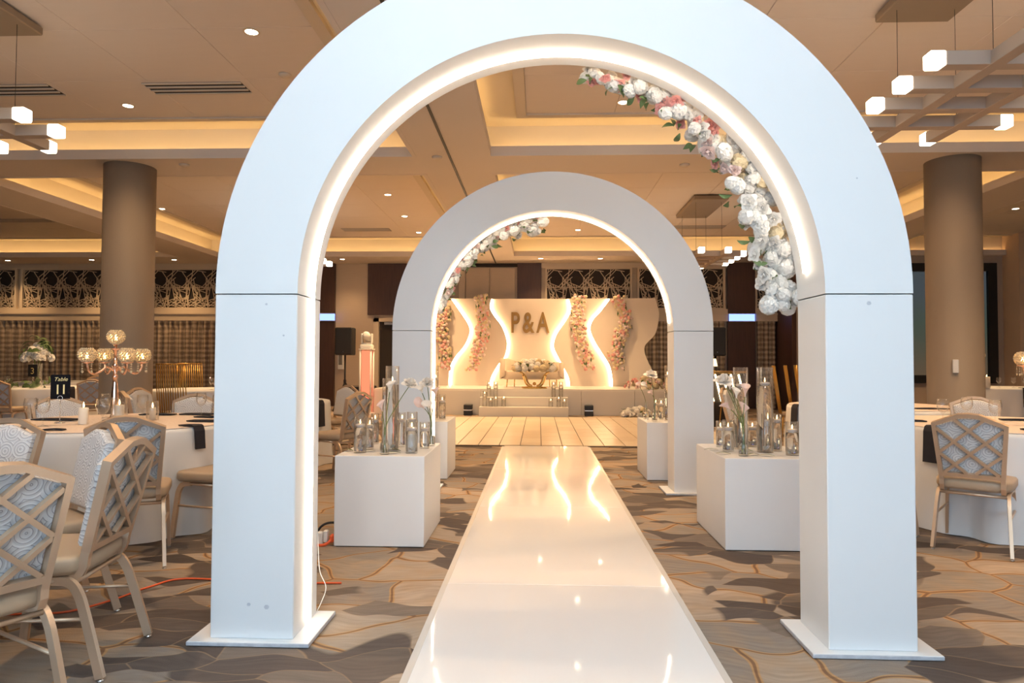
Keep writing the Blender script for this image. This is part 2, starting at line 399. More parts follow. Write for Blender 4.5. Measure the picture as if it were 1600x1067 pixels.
def smooth_curve(pts, k=8):
    out = []; P = [pts[0]] + list(pts) + [pts[-1]]
    for i in range(1, len(P)-2):
        for j in range(k):
            t = j/k; p0, p1, p2, p3 = P[i-1], P[i], P[i+1], P[i+2]
            out.append(tuple(.5*((2*p1[d]) + (-p0[d]+p2[d])*t + (2*p0[d]-5*p1[d]+4*p2[d]-p3[d])*t*t + (-p0[d]+3*p1[d]-3*p2[d]+p3[d])*t**3) for d in range(len(p1))))
    out.append(tuple(pts[-1])); return out

# ------------------------------------------------------------------ the room
RX0, RX1, RY0, RY1, ZC = -18.0, 15.5, -4.5, 19.0, 4.0
floor = struct(MB().box(RX0, RX1, RY0, RY1, -.10, 0).build('floor', m_carpet))
struct(MB().box(RX0-.2, RX0, RY0, RY1, 0, 5).build('wall_left', m_wallbeige))
struct(MB().box(RX1, RX1+.2, RY0, RY1, 0, 5).build('wall_right', m_wallbeige))
wb = MB()   # wall behind the photographer, with three assumed window openings
wx = [RX0, -4.7, -2.1, -1.2, 1.4, 2.3, 4.9, RX1]
for i in range(0, 7, 2): wb.box(wx[i], wx[i+1], RY0-.2, RY0, 0, 5)
for i in range(1, 7, 2): wb.box(wx[i], wx[i+1], RY0-.2, RY0, 0, .6); wb.box(wx[i], wx[i+1], RY0-.2, RY0, 3.4, 5)
struct(wb.build('wall_back', m_wallbeige))
for k, i in enumerate((1, 3, 5)):
    a, b = wx[i], wx[i+1]
    w = struct(MB().box(a, b, RY0-.16, RY0-.14, .6, 3.4).build('assumed_window_%d' % (k+1), assumed_sky_em))  # assumed window with a glowing pane, unseen
    f = MB()
    for x in (a, (a+b)/2-.03, b-.06): f.box(x, x+.06, RY0-.13, RY0-.05, .6, 3.4)
    for z in (.6, 1.9, 3.34): f.box(a, b, RY0-.12, RY0-.06, z, z+.06)
    f.build('assumed_window_frame', m_trim, w)

# rear wall
wr = struct(MB().box(RX0, 6.6, RY1, RY1+.2, 0, 5).build('wall_rear', m_wallbeige))
def wallbox(name, x0, x1, z0, z1, m, d=.05, y=RY1): return MB().bbox(x0, x1, y-d, y, z0, z1, .006).build(name, m, wr)
wallbox('wood_panel', -6.9, -5.72, 0, ZC, m_wood, .12)
wallbox('wood_panel', -4.80, -2.75, 2.55, ZC, m_wood, .06)
wallbox('wood_panel', -3.35, -2.75, 0, 2.55, m_wood, .06)
wallbox('wood_panel', -.60, .07, 0, ZC, m_wood, .10)
wallbox('wood_panel', 5.17, 5.92, 0, ZC, m_wood, .12)
wallbox('wood_panel', 6.50, 6.62, 0, ZC, m_wood, 1.2)
wallbox('partition_panel', -2.04, -1.385, 0, 3.88, m_wallbeige, .04)
wallbox('partition_panel', -1.372, -.66, 0, 3.88, m_wallbeige, .04)
wallbox('partition_jamb', -2.24, -2.06, 0, 3.95, m_trim, .07)
wallbox('partition_header', -2.24, -.60, 3.90, 4.0, m_dark, .03)
d1 = struct(MB().bbox(-4.45, -3.42, RY1-.03, RY1-.005, 0, 2.36, .004).build('door_1', m_dark))
df = MB()
df.box(-4.62, -4.47, RY1-.10, RY1, 0, 2.46); df.box(-3.42, -3.30, RY1-.10, RY1, 0, 2.46); df.box(-4.62, -3.30, RY1-.10, RY1, 2.36, 2.46)
df.build('door_frame', m_trim, d1)
MB().box(-4.30, -3.90, RY1-.16, RY1-.04, 2.27, 2.34).build('door_closer', m_chrome, d1)
# trim above the curtains
k = 1
for x0, x1 in ((RX0, -6.9), (.07, 5.17), (5.92, 6.5)):
    t = MB(); t.box(x0, x1, RY1-.16, RY1, 2.38, 2.56); t.box(x0, x1, RY1-.19, RY1, 2.56, 2.60); t.box(x0, x1, RY1-.13, RY1, 2.60, 2.72); t.box(x0, x1, RY1-.10, RY1, 3.86, 4.0)
    struct(t.build('trim_%d' % k, m_trim)); k += 1
# rear wall right of the recess, nearer, with the projection screen
struct(MB().box(6.62, 11.8, 17.8, 18.0, 0, 5).build('wall_rear_right', mat('wall_taupe', (.48, .385, .31), .7, var=.06, scale=6.)))
struct(MB().box(11.8, RX1, 17.2, 18.0, 0, 5).build('wall_corner', mat('wall_brown', (.58, .42, .30), .7, var=.06, scale=6.)))

# ceiling: soffit grid with six coffers
XB = [RX0, -16.3, -9.6, -8.5, -1.70, -.65, 7.15, 8.2, 15.0, RX1]
YB = [RY0, 1.4, 9.03, 9.95, 17.65, RY1]
ce = MB()
for i in range(9):
    for j in range(5):
        if i in (1, 3, 5, 7) and j in (1, 3): continue
        ce.box(XB[i], XB[i+1], YB[j], YB[j+1], ZC, ZC+.02)
ceil = struct(ce.build('ceiling', m_ceiling))
struct(MB().box(RX0, RX1, RY0, RY1, 4.95, 5.05).build('ceiling_slab', m_dark))
panel_me = MB().bbox(-.606, .606, -.606, .606, 0, .02, .004).mesh('ceiling_panel', m_panel)
def ring(mb, a, b, z0, z1):
    """rectangular ring between rectangle a (outer) and b (inner)"""
    (ax0, ax1, ay0, ay1), (bx0, bx1, by0, by1) = a, b
    mb.box(ax0, bx0, ay0, ay1, z0, z1); mb.box(bx1, ax1, ay0, ay1, z0, z1)
    mb.box(bx0, bx1, ay0, by0, z0, z1); mb.box(bx0, bx1, by1, ay1, z0, z1)
def coffer(x0, x1, y0, y1):
    e = (x0, x1, y0, y1)
    g = lambda d: (x0-d, x1+d, y0-d, y1+d)
    a = MB(); ring(a, g(.05), g(-.004), ZC-.004, ZC+.13); a.build('coffer_lip', m_ceiling, ceil)
    a = MB(); ring(a, g(.34), g(.05), ZC+.02, ZC+.03); ring(a, g(.34), g(.30), ZC+.02, 4.52); a.build('cove_wall', m_cove, ceil)
    px0, px1, py0, py1 = x0+.35, x1-.35, y0+.15, y1-.15
    a = MB(); ring(a, g(.34), (px0, px1, py0, py1), 4.50, 4.52); a.build('cove_ceiling', m_cove, ceil)
    a = MB(); ring(a, (px0, px1, py0, py1), (px0+.13, px1-.13, py0+.10, py1-.10), 4.45, 4.515); a.build('coffer_frame', m_frame, ceil)
    a = MB(); h = .085
    # LED strips lying on the ledge behind the lip
    a.box(x0-h, x0-h+.03, y0, y1, ZC+.032, ZC+.05); a.box(x1+h-.03, x1+h, y0, y1, ZC+.032, ZC+.05)
    a.box(x0, x1, y0-h, y0-h+.03, ZC+.032, ZC+.05); a.box(x0, x1, y1+h-.03, y1+h, ZC+.032, ZC+.05)
    a.build('led_strip', cove_led, ceil)
    ax0, ax1, ay0, ay1 = px0+.13, px1-.13, py0+.10, py1-.10
    nx = max(1, round((ax1-ax0)/1.22)); ny = max(1, round((ay1-ay0)/1.22)); sx = (ax1-ax0)/nx; sy = (ay1-ay0)/ny
    for i in range(nx):
        for j in range(ny):
            p = put('ceiling_panel', panel_me, ceil); p.location = (ax0+(i+.5)*sx, ay0+(j+.5)*sy, 4.47); p.scale = (sx/1.216, sy/1.216, 1)
for i in (1, 3, 5, 7):
    for j in (1, 3): coffer(XB[i], XB[i+1], YB[j], YB[j+1])
# partition track in the central beam
MB().box(-1.215, -1.185, 1.0, RY1-.05, ZC-.012, ZC).build('partition_track', m_black, ceil)

# columns
def column(x, y, label):
    t = thing('column', label, 'column', (x, y, 0))
    MB().lathe([(.345, .12), (.335, .13), (.335, ZC)], 40).build('shaft', m_column, t, True)
    MB().lathe([(.36, 0), (.36, .11), (.35, .12)], 40).build('base_ring', m_trim, t, True)
    return t
column(-5.83, 9.45, 'tall round tan column behind the candelabra table with the eleven sign')
c2 = column(5.62, 9.45, 'tall round tan column with a small white thermostat, beyond the right dining table')
MB().bbox(-.035, .035, -.365, -.33, 1.12, 1.30, .008, Matrix.Rotation(-.52, 4, 'Z')).build('thermostat', m_plastic, c2)

# lattice panels on the rear wall
def lattice(x0, x1, label):
    t = thing('lattice_panel', label, 'wall panel', (0, RY1-.02, 0), 0, 'fretwork panels along the rear wall')
    z0, z1 = 2.74, 3.84
    MB().box(x0, x1, -.01, .0, z0, z1).build('backing', m_dark, t)
    f = MB(); w = .05
    for a, b, c, d in ((x0-w, x0, z0-w, z1+w), (x1, x1+w, z0-w, z1+w), (x0, x1, z0-w, z0), (x0, x1, z1, z1+w)): f.box(a, b, -.09, .0, c, d)
    f.build('panel_frame', m_trim, t)
    b = MB(); rnd = random.Random(11); T = .575; H = z1-z0; lines = []
    tries = 0
    while len(lines) < 40 and tries < 4000:
        tries += 1
        a = rnd.uniform(0, PI); cx = rnd.uniform(0, T); cz = rnd.uniform(0, H); L = rnd.uniform(.22, .80)
        p = (cx-L*math.cos(a)/2, cz-L*math.sin(a)/2); q = (cx+L*math.cos(a)/2, cz+L*math.sin(a)/2)
        ok = all(-.02 < z < H+.02 for z in (p[1], q[1]))
        for ex, ez, er in ((T*.5, H*.74, .135), (T*.02, H*.30, .075), (T*.62, H*.33, .07)):
            for m in range(15):
                u = m/14; x = p[0]+(q[0]-p[0])*u; z = p[1]+(q[1]-p[1])*u
                dx = (x-ex+T/2) % T - T/2
                if math.hypot(dx, z-ez) < er: ok = False
        if ok: lines.append((p, q))
    lines += [((0, H*.53), (T, H*.53)), ((0, .01), (T, .01)), ((0, H-.01), (T, H-.01))]
    n = int((x1-x0)/T)+2
    for kx in range(-1, n):
        for li, (p, q) in enumerate(lines):
            px, qx = x0+kx*T+p[0], x0+kx*T+q[0]; pz, qz = z0+p[1], z0+q[1]
            # clip to the panel
            def clip(px, pz, qx, qz):
                t0, t1 = 0., 1.; dx = qx-px
                if abs(dx) < 1e-6: return (px, pz, qx, qz) if x0 <= px <= x1 else None
                ta, tb = sorted(((x0-px)/dx, (x1-px)/dx)); t0, t1 = max(t0, ta), min(t1, tb)
                if t0 >= t1-.02: return None
                return (px+dx*t0, pz+(qz-pz)*t0, px+dx*t1, pz+(qz-pz)*t1)
            c = clip(px, pz, qx, qz)
            if not c: continue
            a, za, e, ze = c; L = math.hypot(e-a, ze-za)
            if L < .03: continue
            nx, nz = -(ze-za)/L*.009, (e-a)/L*.009; y = -.05-.003*(li % 5)
            b.add([(a-nx, y, za-nz), (e-nx, y, ze-nz), (e+nx, y, ze+nz), (a+nx, y, za+nz), (a-nx, y+.012, za-nz), (e-nx, y+.012, ze-nz), (e+nx, y+.012, ze+nz), (a+nx, y+.012, za+nz)],
                  [(0,1,2,3), (7,6,5,4), (0,4,5,1), (2,6,7,3), (1,5,6,2), (3,7,4,0)])
    b.build('fretwork', mat('fretwork_paint', (.62, .50, .36), .5, var=.05), t, kind='stuff')
lattice(-17.25, -14.98, 'beige fretwork wall panel cut off at the far left, behind the flower table')
lattice(-14.75, -12.40, 'beige fretwork wall panel just left of the left tan column')
lattice(-12.15, -8.3, 'beige fretwork wall panel between the left column and the front arch')
lattice(.23, 2.52, 'beige fretwork wall panel right above the flowered backdrop')
lattice(2.77, 5.06, 'beige fretwork wall panel half hidden by the smaller arch')
lattice(5.98, 6.46, 'narrow beige fretwork wall panel next to the white arch flowers')

# curtains under the trim
def curtain(x0, x1, label):
    nx = int((x1-x0)*30); zs = [.02, .8, 1.6, 2.40]; vs = []; fs = []; uv = []
    for z in zs:
        for i in range(nx+1):
            x = x0+(x1-x0)*i/nx; ph = x*2*PI/.17
            vs.append((x, -.09+.05*math.sin(ph+.9*math.sin(x*3)+.6*math.sin(x*7.3)), z)); uv.append((x, z))
    for j in range(3):
        for i in range(nx): fs.append((j*(nx+1)+i, j*(nx+1)+i+1, (j+1)*(nx+1)+i+1, (j+1)*(nx+1)+i))
    me = bpy.data.meshes.new('curtain'); me.from_pydata(vs, [], fs); me.materials.append(m_curtain)
    l = me.uv_layers.new(name='UVMap')
    for p in me.polygons:
        p.use_smooth = True
        for li in p.loop_indices: l.data[li].uv = uv[me.loops[li].vertex_index]
    o = put('curtain', me); o.location = (0, RY1-.02, 0); tag(o, label, 'curtain', 'plaid curtains along the rear wall')
curtain(-17.9, -12.3, 'brown plaid curtain at the far left behind the flower table')
curtain(-12.2, -7.0, 'brown plaid curtain between the left column and the front arch')
curtain(.15, 5.1, 'brown plaid curtain beside the right edge of the stage backdrop')
curtain(5.95, 6.48, 'narrow brown plaid curtain right of the dark wood pier')

# blue lights on the wood piers
def wall_light(x, w, label):
    t = thing('wall_light', label, 'wall light', (x, RY1-.12, 2.48), 0, 'blue lights on the wood piers')
    MB().bbox(-w/2, w/2, -.08, -.01, -.095, .095, .004).build('diffuser', blue_em, t)
    f = MB(); f.box(-w/2-.012, w/2+.012, -.085, 0, -.115, -.095); f.box(-w/2-.012, w/2+.012, -.085, 0, .095, .115); f.build('housing', m_chrome, t)
wall_light(-5.98, .56, 'blue lit wall light on the dark wood pier left of the speaker')
wall_light(5.54, .68, 'blue lit wall light on the dark wood pier right of the smaller arch')

# projection screen on the nearer rear wall
t = thing('projection_screen', 'large projection screen in a black frame behind the right column', 'screen', (0, 17.78, 0))
MB().box(7.6, 11.36, -.03, -.02, .95, 3.58).build('screen_surface', m_screen, t)
for n_, b in (('frame_bar', (7.4, 11.6, 3.60, 3.80)), ('frame_bar', (7.4, 11.6, .75, .95)), ('frame_bar', (7.4, 7.6, .95, 3.60)), ('frame_bar', (11.38, 11.6, .95, 3.60))):
    MB().box(b[0], b[1], -.08, 0, b[2], b[3]).build(n_, m_black, t)

# downlights
dl_trim = MB().lathe([(.085, 0), (.062, -.004), (.060, .0)], 20, cap0=False, cap1=False).mesh('trim_ring', m_trim, True)
dl_lens = MB().lathe([(.060, -.001), (.01, -.002)], 20, cap0=False).mesh('lens', down_em)
DL = [(-2.82, 6.49, 4.468, 'recessed downlight left of the front arch, nearest the top'), (-5.2, 8.35, 4.468, 'recessed downlight beside the long slot vent at the upper left'),
      (-2.92, 13.0, 4.468, 'recessed downlight seen through the arch, nearest of three in the left coffer'), (-2.98, 14.95, 4.468, 'recessed downlight seen through the arch, middle of three in the left coffer'),
      (-3.0, 16.85, 4.468, 'recessed downlight seen through the arch, farthest of three in the left coffer'), (1.04, 8.42, 4.468, 'recessed downlight framed by the pink roses of the front arch'),
      (-14.67, 18.24, 4.0, 'recessed downlight over the fretwork at the far left edge'), (-12.24, 18.16, 4.0, 'recessed downlight just left of the left column'), (-9.95, 18.19, 4.0, 'recessed downlight between the left column and the front arch'),
      (-5.3, 18.15, 4.0, 'recessed downlight over the tall black loudspeaker'), (.05, 18.11, 4.0, 'recessed downlight over the gold stage letters'), (1.63, 18.14, 4.0, 'recessed downlight over the fretwork behind the stage'),
      (-8.0, 14.1, 4.468, 'recessed downlight right of the left column'), (9.9, 14.5, 4.468, 'recessed downlight right of the right column'),
      (.95, 16.6, 4.468, 'recessed downlight framed by the top of the smaller arch')]
UP = 'added downlight out of sight, over '  # unseen downlights, added for more warm light in the room
DL += [(1.04, 6.49, 4.468, UP+'the large arch'), (1.04, 3.2, 4.468, UP+'the near runway'), (-2.82, 3.2, 4.468, UP+'the left chairs'), (5.8, 6.49, 4.468, UP+'the right dining table'), (5.8, 3.2, 4.468, UP+'the near right floor'),
       (4.9, 8.25, 4.468, 'added downlight lighting the right column, behind the bars of the upper right hanging lamp'), (-7.7, 4.5, 4.468, UP+'the near left floor'), (.75, 13.0, 4.468, UP+'the dance floor'), (5.8, 13.0, 4.468, UP+'the right of the dance floor'), (-7.7, 11.5, 4.468, UP+'the gold wire chairs')]  # the one behind the hanging lamp is added to brighten the right column
for x, y, z, lb in DL:
    t = thing('downlight', lb, 'ceiling light', (x, y, z), 0, 'recessed ceiling downlights')
    put('trim_ring', dl_trim, t); put('lens', dl_lens, t)
    L = bpy.data.lights.new('downlight_beam', 'SPOT'); L.energy = DOWN_POWER*((.30 if x < -9 else (.34 if x > -1 else .20)) if z < 4.2 else (.2 if x in (-5.2, 4.9) else (.40 if lb.endswith('large arch') else (.55 if y < 7 and -3 < x < 2 else 1.35)))); L.color = WARM; L.spot_size = 1.9; L.spot_blend = .8; L.shadow_soft_size = .06
    o = bpy.data.objects.new('downlight_beam', L); col.objects.link(o); o.parent = t; o.location = (0, 0, -.03)
# slot vents and detectors
def vent(x0, x1, y, label):
    t = thing('slot_vent', label, 'vent', ((x0+x1)/2, y, 4.47), 0, 'slot vents in the ceiling'); w = (x1-x0)/2
    MB().box(-w, w, -.16, .16, -.004, 0).build('backing', m_dark, t)
    for i in range(4): MB().box(-w, w, -.16+i*.1, -.13+i*.1, -.016, -.004).build('slat', m_frame, t)
vent(-4.62, -3.45, 7.82, 'dark slot vent in the ceiling beside the front arch, whole in view')
vent(-6.9, -5.75, 7.82, 'dark slot vent in the ceiling above the hanging lamp at the left edge')
vent(-4.80, -3.63, 16.45, 'slot vent in the far left coffer seen through the front arch')
vent(2.95, 4.4, 16.3, 'slot vent behind the hanging lamp seen through the front arch')
vent(-12.6, -11.1, 15.2, 'slot vent left of the left column')
for x, y, z, lb in ((-2.86, 7.48, 4.468, 'small round ceiling detector touching the front arch outline at upper left'), (-4.98, 9.32, ZC, 'small round ceiling detector right of the left column top'), (2.02, 9.5, ZC, 'round ceiling detector between the smaller arch and the pink roses'), (-1.37, 9.06, ZC, 'small round ceiling detector beside the black ceiling track')):
    t = tag(MB().lathe([(.07, 0), (.07, -.012), (.045, -.03), (.01, -.034)], 20).build('detector', m_frame, None, True), lb, 'detector', 'ceiling detectors'); t.location = (x, y, z)

# ------------------------------------------------------------------ hanging cube lamps
def lamp(x, y, label):
    t = thing('hanging_lamp', label, 'chandelier', (x, y, 0), 0, 'hanging grid lamps with lit cubes')
    zc = 3.36; h = .05; m_bar = mat('lamp_bar', (.46, .38, .32), .55, var=.05)
    MB().bbox(-.33, .33, -.86, .86, 4.37, 4.45, .01).build('canopy', mat('canopy_bronze', (.30, .22, .15), .5, var=.1), t)
    for yy in (-.63, -.21, .21, .63):
        b = MB().bbox(-.60, .60, yy-h, yy+h, zc-h, zc+h, .003).build('bar', m_bar, t)
        for s in (-1, 1): MB().bbox(s*.652-.053, s*.652+.053, yy-.053, yy+.053, zc-.053, zc+.053, .008).build('light_cube', cube_em, b)
    for xx in (-.25, .25):
        b = MB().bbox(xx-h, xx+h, -1.02, 1.02, zc-h-.002, zc+h-.004, .003).build('bar', m_bar, t)
        for s in (-1, 1): MB().bbox(xx-.053, xx+.053, s*1.072-.053, s*1.072+.053, zc-.053, zc+.053, .008).build('light_cube', cube_em, b)
    for xx in (-.25, .25):
        for yy in (-.63, .63): MB().tube([(xx, yy, zc+h), (xx, yy, 4.38)], .0025, 6).build('cable', m_black, t)
lamp(3.41, 5.45, 'hanging grid lamp with glowing cubes at the upper right corner')
lamp(3.30, 13.97, 'small hanging grid lamp with glowing cubes seen through the front arch')
lamp(-5.11, 5.45, 'hanging grid lamp with glowing cubes at the upper left corner')
lamp(-5.20, 13.97, 'distant hanging grid lamp beside the inner left edge of the front arch')

# ------------------------------------------------------------------ dance floor, runway, stage
df_ = struct(MB().box(-3.06, 3.14, 10.1, 15.32, 0, .012).build('dance_floor', m_dark))
tiles = [MB().bbox(-.150, .150, -.3095, .3095, 0, .014, .002).mesh('tile', mat('dance_tile_%d' % q, c, .30, var=.16, scale=7.)) for q, c in enumerate(((.70, .56, .40), (.66, .52, .37), (.73, .60, .44)))]
for i in range(20):
    for j in range(9):
        y = 10.1 + .31 + j*.622 - (.311 if i % 2 else 0)
        ya, yb = max(y-.31, 10.115), min(y+.31, 15.3)
        if yb-ya < .05: continue
        o = put('tile', R.choice(tiles), df_); o.location = (-3.06+.155+i*.31, (ya+yb)/2, .008); o.scale = (1, (yb-ya)/.62, 1)

rw = thing('runway', 'glossy white aisle runway leading through both arches to the stage', 'runway', (0, 0, 0))
MB().box(-.535, .755, 1.2, 10.09, 0, .006).build('edge_film', mat('clear_film', (.70, .66, .62), .25, var=.1), rw)
ys = [1.2, 1.77, 3.81, 5.85, 7.88, 10.05]
for a, b in zip(ys[:-1], ys[1:]): MB().bbox(-.50, .72, a+.001, b-.001, .006, .018, .002).build('runway_panel', m_runway, rw)

st = thing('stage', 'long low white stage platform carrying the backdrop and sofa', 'stage', (0, 0, 0))
MB().box(-3.9, 4.0, 16.08, 18.85, .58, .61).build('deck', m_stage, st)
xs = [-3.9, -1.36, 1.0, 2.24, 4.0]
for a, b in zip(xs[:-1], xs[1:]): MB().bbox(a+.003, b-.003, 16.06, 16.10, 0, .58, .004).build('skirt_panel', m_stage, st)
MB().box(-3.9, -3.86, 16.1, 18.8, 0, .58).build('skirt_panel', m_stage, st); MB().box(3.96, 4.0, 16.1, 18.8, 0, .58).build('skirt_panel', m_stage, st)
sp = thing('stage_steps', 'two white steps in front of the stage, holding candle vases', 'steps', (-.34, 0, 0))
MB().bbox(-1.02, 1.02, 15.55, 15.80, 0, .22, .006).build('step', m_stage, sp)
MB().bbox(-1.02, 1.02, 15.80, 16.055, 0, .43, .006).build('step', m_stage, sp)

# ------------------------------------------------------------------ backdrop
bd = thing('backdrop', 'wavy white stage backdrop with glowing edges and gold letters P&A', 'backdrop', (0, 0, 0))
TOPZ = 2.95
e1 = smooth_curve([(-2.36, TOPZ), (-2.13, 2.62), (-1.90, 2.27), (-1.845, 2.04), (-1.98, 1.69), (-2.22, 1.39), (-2.36, 1.13), (-2.40, .85), (-2.40, .61)])
e2 = smooth_curve([(-1.27, TOPZ), (-1.315, 2.72), (-1.21, 2.50), (-.98, 2.18), (-.85, 1.78), (-.91, 1.40), (-1.085, 1.17), (-1.27, .84), (-1.31, .61)])
e3 = smooth_curve([(.80, TOPZ), (.865, 2.66), (.74, 2.38), (.48, 1.99), (.405, 1.67), (.50, 1.42), (.65, 1.14), (.80, .84), (.833, .61)])
e4 = smooth_curve([(1.907, TOPZ), (1.66, 2.62), (1.44, 2.37), (1.373, 2.11), (1.49, 1.80), (1.70, 1.46), (1.88, 1.16), (1.95, .85), (1.956, .61)])
e5 = smooth_curve([(3.084, TOPZ), (3.18, 2.6), (3.172, 2.37), (3.08, 2.0), (2.83, 1.72), (2.80, 1.53), (2.88, 1.30), (3.02, .98), (3.09, .61)])
e0 = smooth_curve([(-3.58, TOPZ), (-3.67, 2.6), (-3.66, 2.37), (-3.57, 2.0), (-3.32, 1.72), (-3.29, 1.53), (-3.37, 1.30), (-3.51, .98), (-3.58, .61)])
def strip_panel(left, right, y, name):
    """panel between two wavy edges sampled at equal height"""
    zs = [.61+(TOPZ-.61)*i/60 for i in range(61)]
    def at(c, z):
        for a, b in zip(c[:-1], c[1:]):
            if min(a[1], b[1])-1e-6 <= z <= max(a[1], b[1])+1e-6:
                u = 0 if abs(a[1]-b[1]) < 1e-9 else (z-a[1])/(b[1]-a[1]); return a[0]+(b[0]-a[0])*u
        return c[0][0] if z > 2 else c[-1][0]
    m = MB(); vs = []; n = len(zs)
    for yy in (y, y+.03):
        for z in zs: vs += [(at(left, z), yy, z), (at(right, z), yy, z)]
    fs = []
    for i in range(n-1):
        a = 2*i; fs.append((a, a+1, a+3, a+2)); b = 2*n+a; fs.append((b+1, b, b+2, b+3))
        fs.append((a, a+2, b+2, b)); fs.append((a+3, a+1, b+1, b+3))
    fs += [(0, 2*n, 2*n+1, 1), (2*n-2, 2*n-1, 4*n-1, 4*n-2)]
    m.add(vs, fs); return m.build(name, m_backdrop, bd)
st_ = [(-.75, TOPZ), (-.75, .61)]
strip_panel([(-1.75, TOPZ), (-1.75, .61)], [(1.35, TOPZ), (1.35, .61)], 18.35, 'backdrop_panel')
strip_panel([(-2.75, TOPZ), (-2.75, .61)], e2, 18.27, 'backdrop_panel')
strip_panel(e3, [(2.3, TOPZ), (2.3, .61)], 18.27, 'backdrop_panel')
strip_panel(e0, e1, 18.19, 'backdrop_panel')
strip_panel(e4, e5, 18.19, 'backdrop_panel')
for e, y, s in ((e1, 18.235, 1), (e2, 18.315, 1), (e3, 18.315, -1), (e4, 18.235, -1)):
    MB().tube([(p[0]+s*.016, y, p[1]) for p in e[1:]], .016, 6, upv=(0, 1, 0)).build('edge_light', led_bd, bd, True)
cu = bpy.data.curves.new('letters', 'FONT'); cu.body = 'P&A'; cu.size = 1.0; cu.extrude = .02; cu.offset = .014; cu.space_character = 1.3
tmp = bpy.data.objects.new('tmp', cu); col.objects.link(tmp); bpy.context.view_layer.update()
dg = bpy.context.evaluated_depsgraph_get(); me = bpy.data.meshes.new_from_object(tmp.evaluated_get(dg)); bpy.data.objects.remove(tmp)
vx = [v.co.x for v in me.vertices]; vy = [v.co.y for v in me.vertices]
sx = 1.02/(max(vx)-min(vx)); sy = .565/(max(vy)-min(vy)); x0_, y0_ = min(vx), min(vy)
for v in me.vertices: v.co = Vector(((v.co.x-x0_)*sx, v.co.z, (v.co.y-y0_)*sy))
me.materials.clear(); me.materials.append(mat('letter_gold', (.33, .20, .055), .5, .15, var=.1))
lo = put('lettering', me, bd, label='gold letters reading P&A'); lo.location = (-.735, 18.325, 2.025)

# ------------------------------------------------------------------ flowers
def petal_grid(mb, ang, r0, r1, z0, z1, w, cup, nu=4, nv=3, c=(0,0,0), S=1.):
    vs = []
    for j in range(nv+1):
        v = j/nv
        for i in range(nu+1):
            u = -1+2*i/nu
            r = r0+(r1-r0)*(v**.8) - cup*u*u*(.3+.7*v)*w
            zz = z0+(z1-z0)*v - .25*(r1-r0)*v**3 + .12*w*u*u*v
            tt = u*w*math.sin(PI*(.18+.62*v))
            ca, sa = math.cos(ang), math.sin(ang)
            vs.append((c[0]+S*(r*ca-tt*sa), c[1]+S*(r*sa+tt*ca), c[2]+S*zz))
    fs = [(j*(nu+1)+i, j*(nu+1)+i+1, (j+1)*(nu+1)+i+1, (j+1)*(nu+1)+i) for j in range(nv) for i in range(nu)]
    mb.add(vs, fs)
def rose_mesh(name, m, n=16, seed=1, nu=4, nv=3):
    """unit-diameter blossom opening towards +z"""
    r = random.Random(seed); b = MB()
    for i in range(n):
        t = (i+.5)/n; a = i*2.4+r.uniform(-.2, .2)
        petal_grid(b, a, .02, .08+.44*t, .02+.06*(1-t), .42-.22*t+r.uniform(-.03, .03), .10+.22*t, .6, nu, nv)
    return b.mesh(name, m, True)
def puff_mesh(name, m, seed=1, n=44):
    """hydrangea-like head of many overlapping four-petal florets"""
    r = random.Random(seed); b = MB(); b.sphere((0, 0, 0), .36, 10, 6)
    for i in range(n):
        z = 1-1.6*(i+.5)/n; a = i*2.4; q = math.sqrt(max(0, 1-z*z)); d = Vector((q*math.cos(a), q*math.sin(a), z))
        u = d.orthogonal().normalized(); w = d.cross(u); p = d*r.uniform(.33, .40); s = r.uniform(.17, .24); ro = r.uniform(0, 1.5)
        for k in range(4):
            an = ro+k*PI/2; e = u*math.cos(an)+w*math.sin(an); f = d.cross(e)
            b.add([p, p+e*s*.5+f*s*.52+d*s*.30, p+e*s*.95+f*s*.25+d*s*.22, p+e*s*.95-f*s*.25+d*s*.22, p+e*s*.5-f*s*.52+d*s*.30], [(0, 1, 2, 3, 4)])
    return b.mesh(name, m, True)
def leaf_mesh(name, m):
    b = MB(); vs = []
    for j in range(6):
        v = j/5; w = .23*math.sin(PI*min(.98, .06+.92*v)); z = .18*math.sin(PI*v)
        vs += [(-w, v, z+.06*w), (0, v, z-.03), (w, v, z+.06*w)]
    fs = []
    for j in range(5):
        a = 3*j; fs += [(a, a+1, a+4, a+3), (a+1, a+2, a+5, a+4)]
    b.add(vs, fs); return b.mesh(name, m, True)
ROSE_W = [rose_mesh('white_rose', m_petalw, 16, s) for s in (1, 2)]
ROSE_P = [rose_mesh('pink_rose', m_petalp, 15, s) for s in (3, 4)]
ROSE_B = [rose_mesh('blush_rose', m_petalb, 15, 5)]
PUFF_W = [puff_mesh('white_hydrangea', m_petalw, s) for s in (6, 7, 8)]
PUFF_C = [puff_mesh('cream_hydrangea', m_petalc, 9)]
LEAF = leaf_mesh('leaf', m_leaf)
def orient(o, loc, d, size, spin=0.):
    q = Vector(d).to_track_quat('Z', 'Y'); o.rotation_mode = 'QUATERNION'
    o.rotation_quaternion = q @ Matrix.Rotation(spin, 3, 'Z').to_quaternion(); o.location = loc; o.scale = (size,)*3
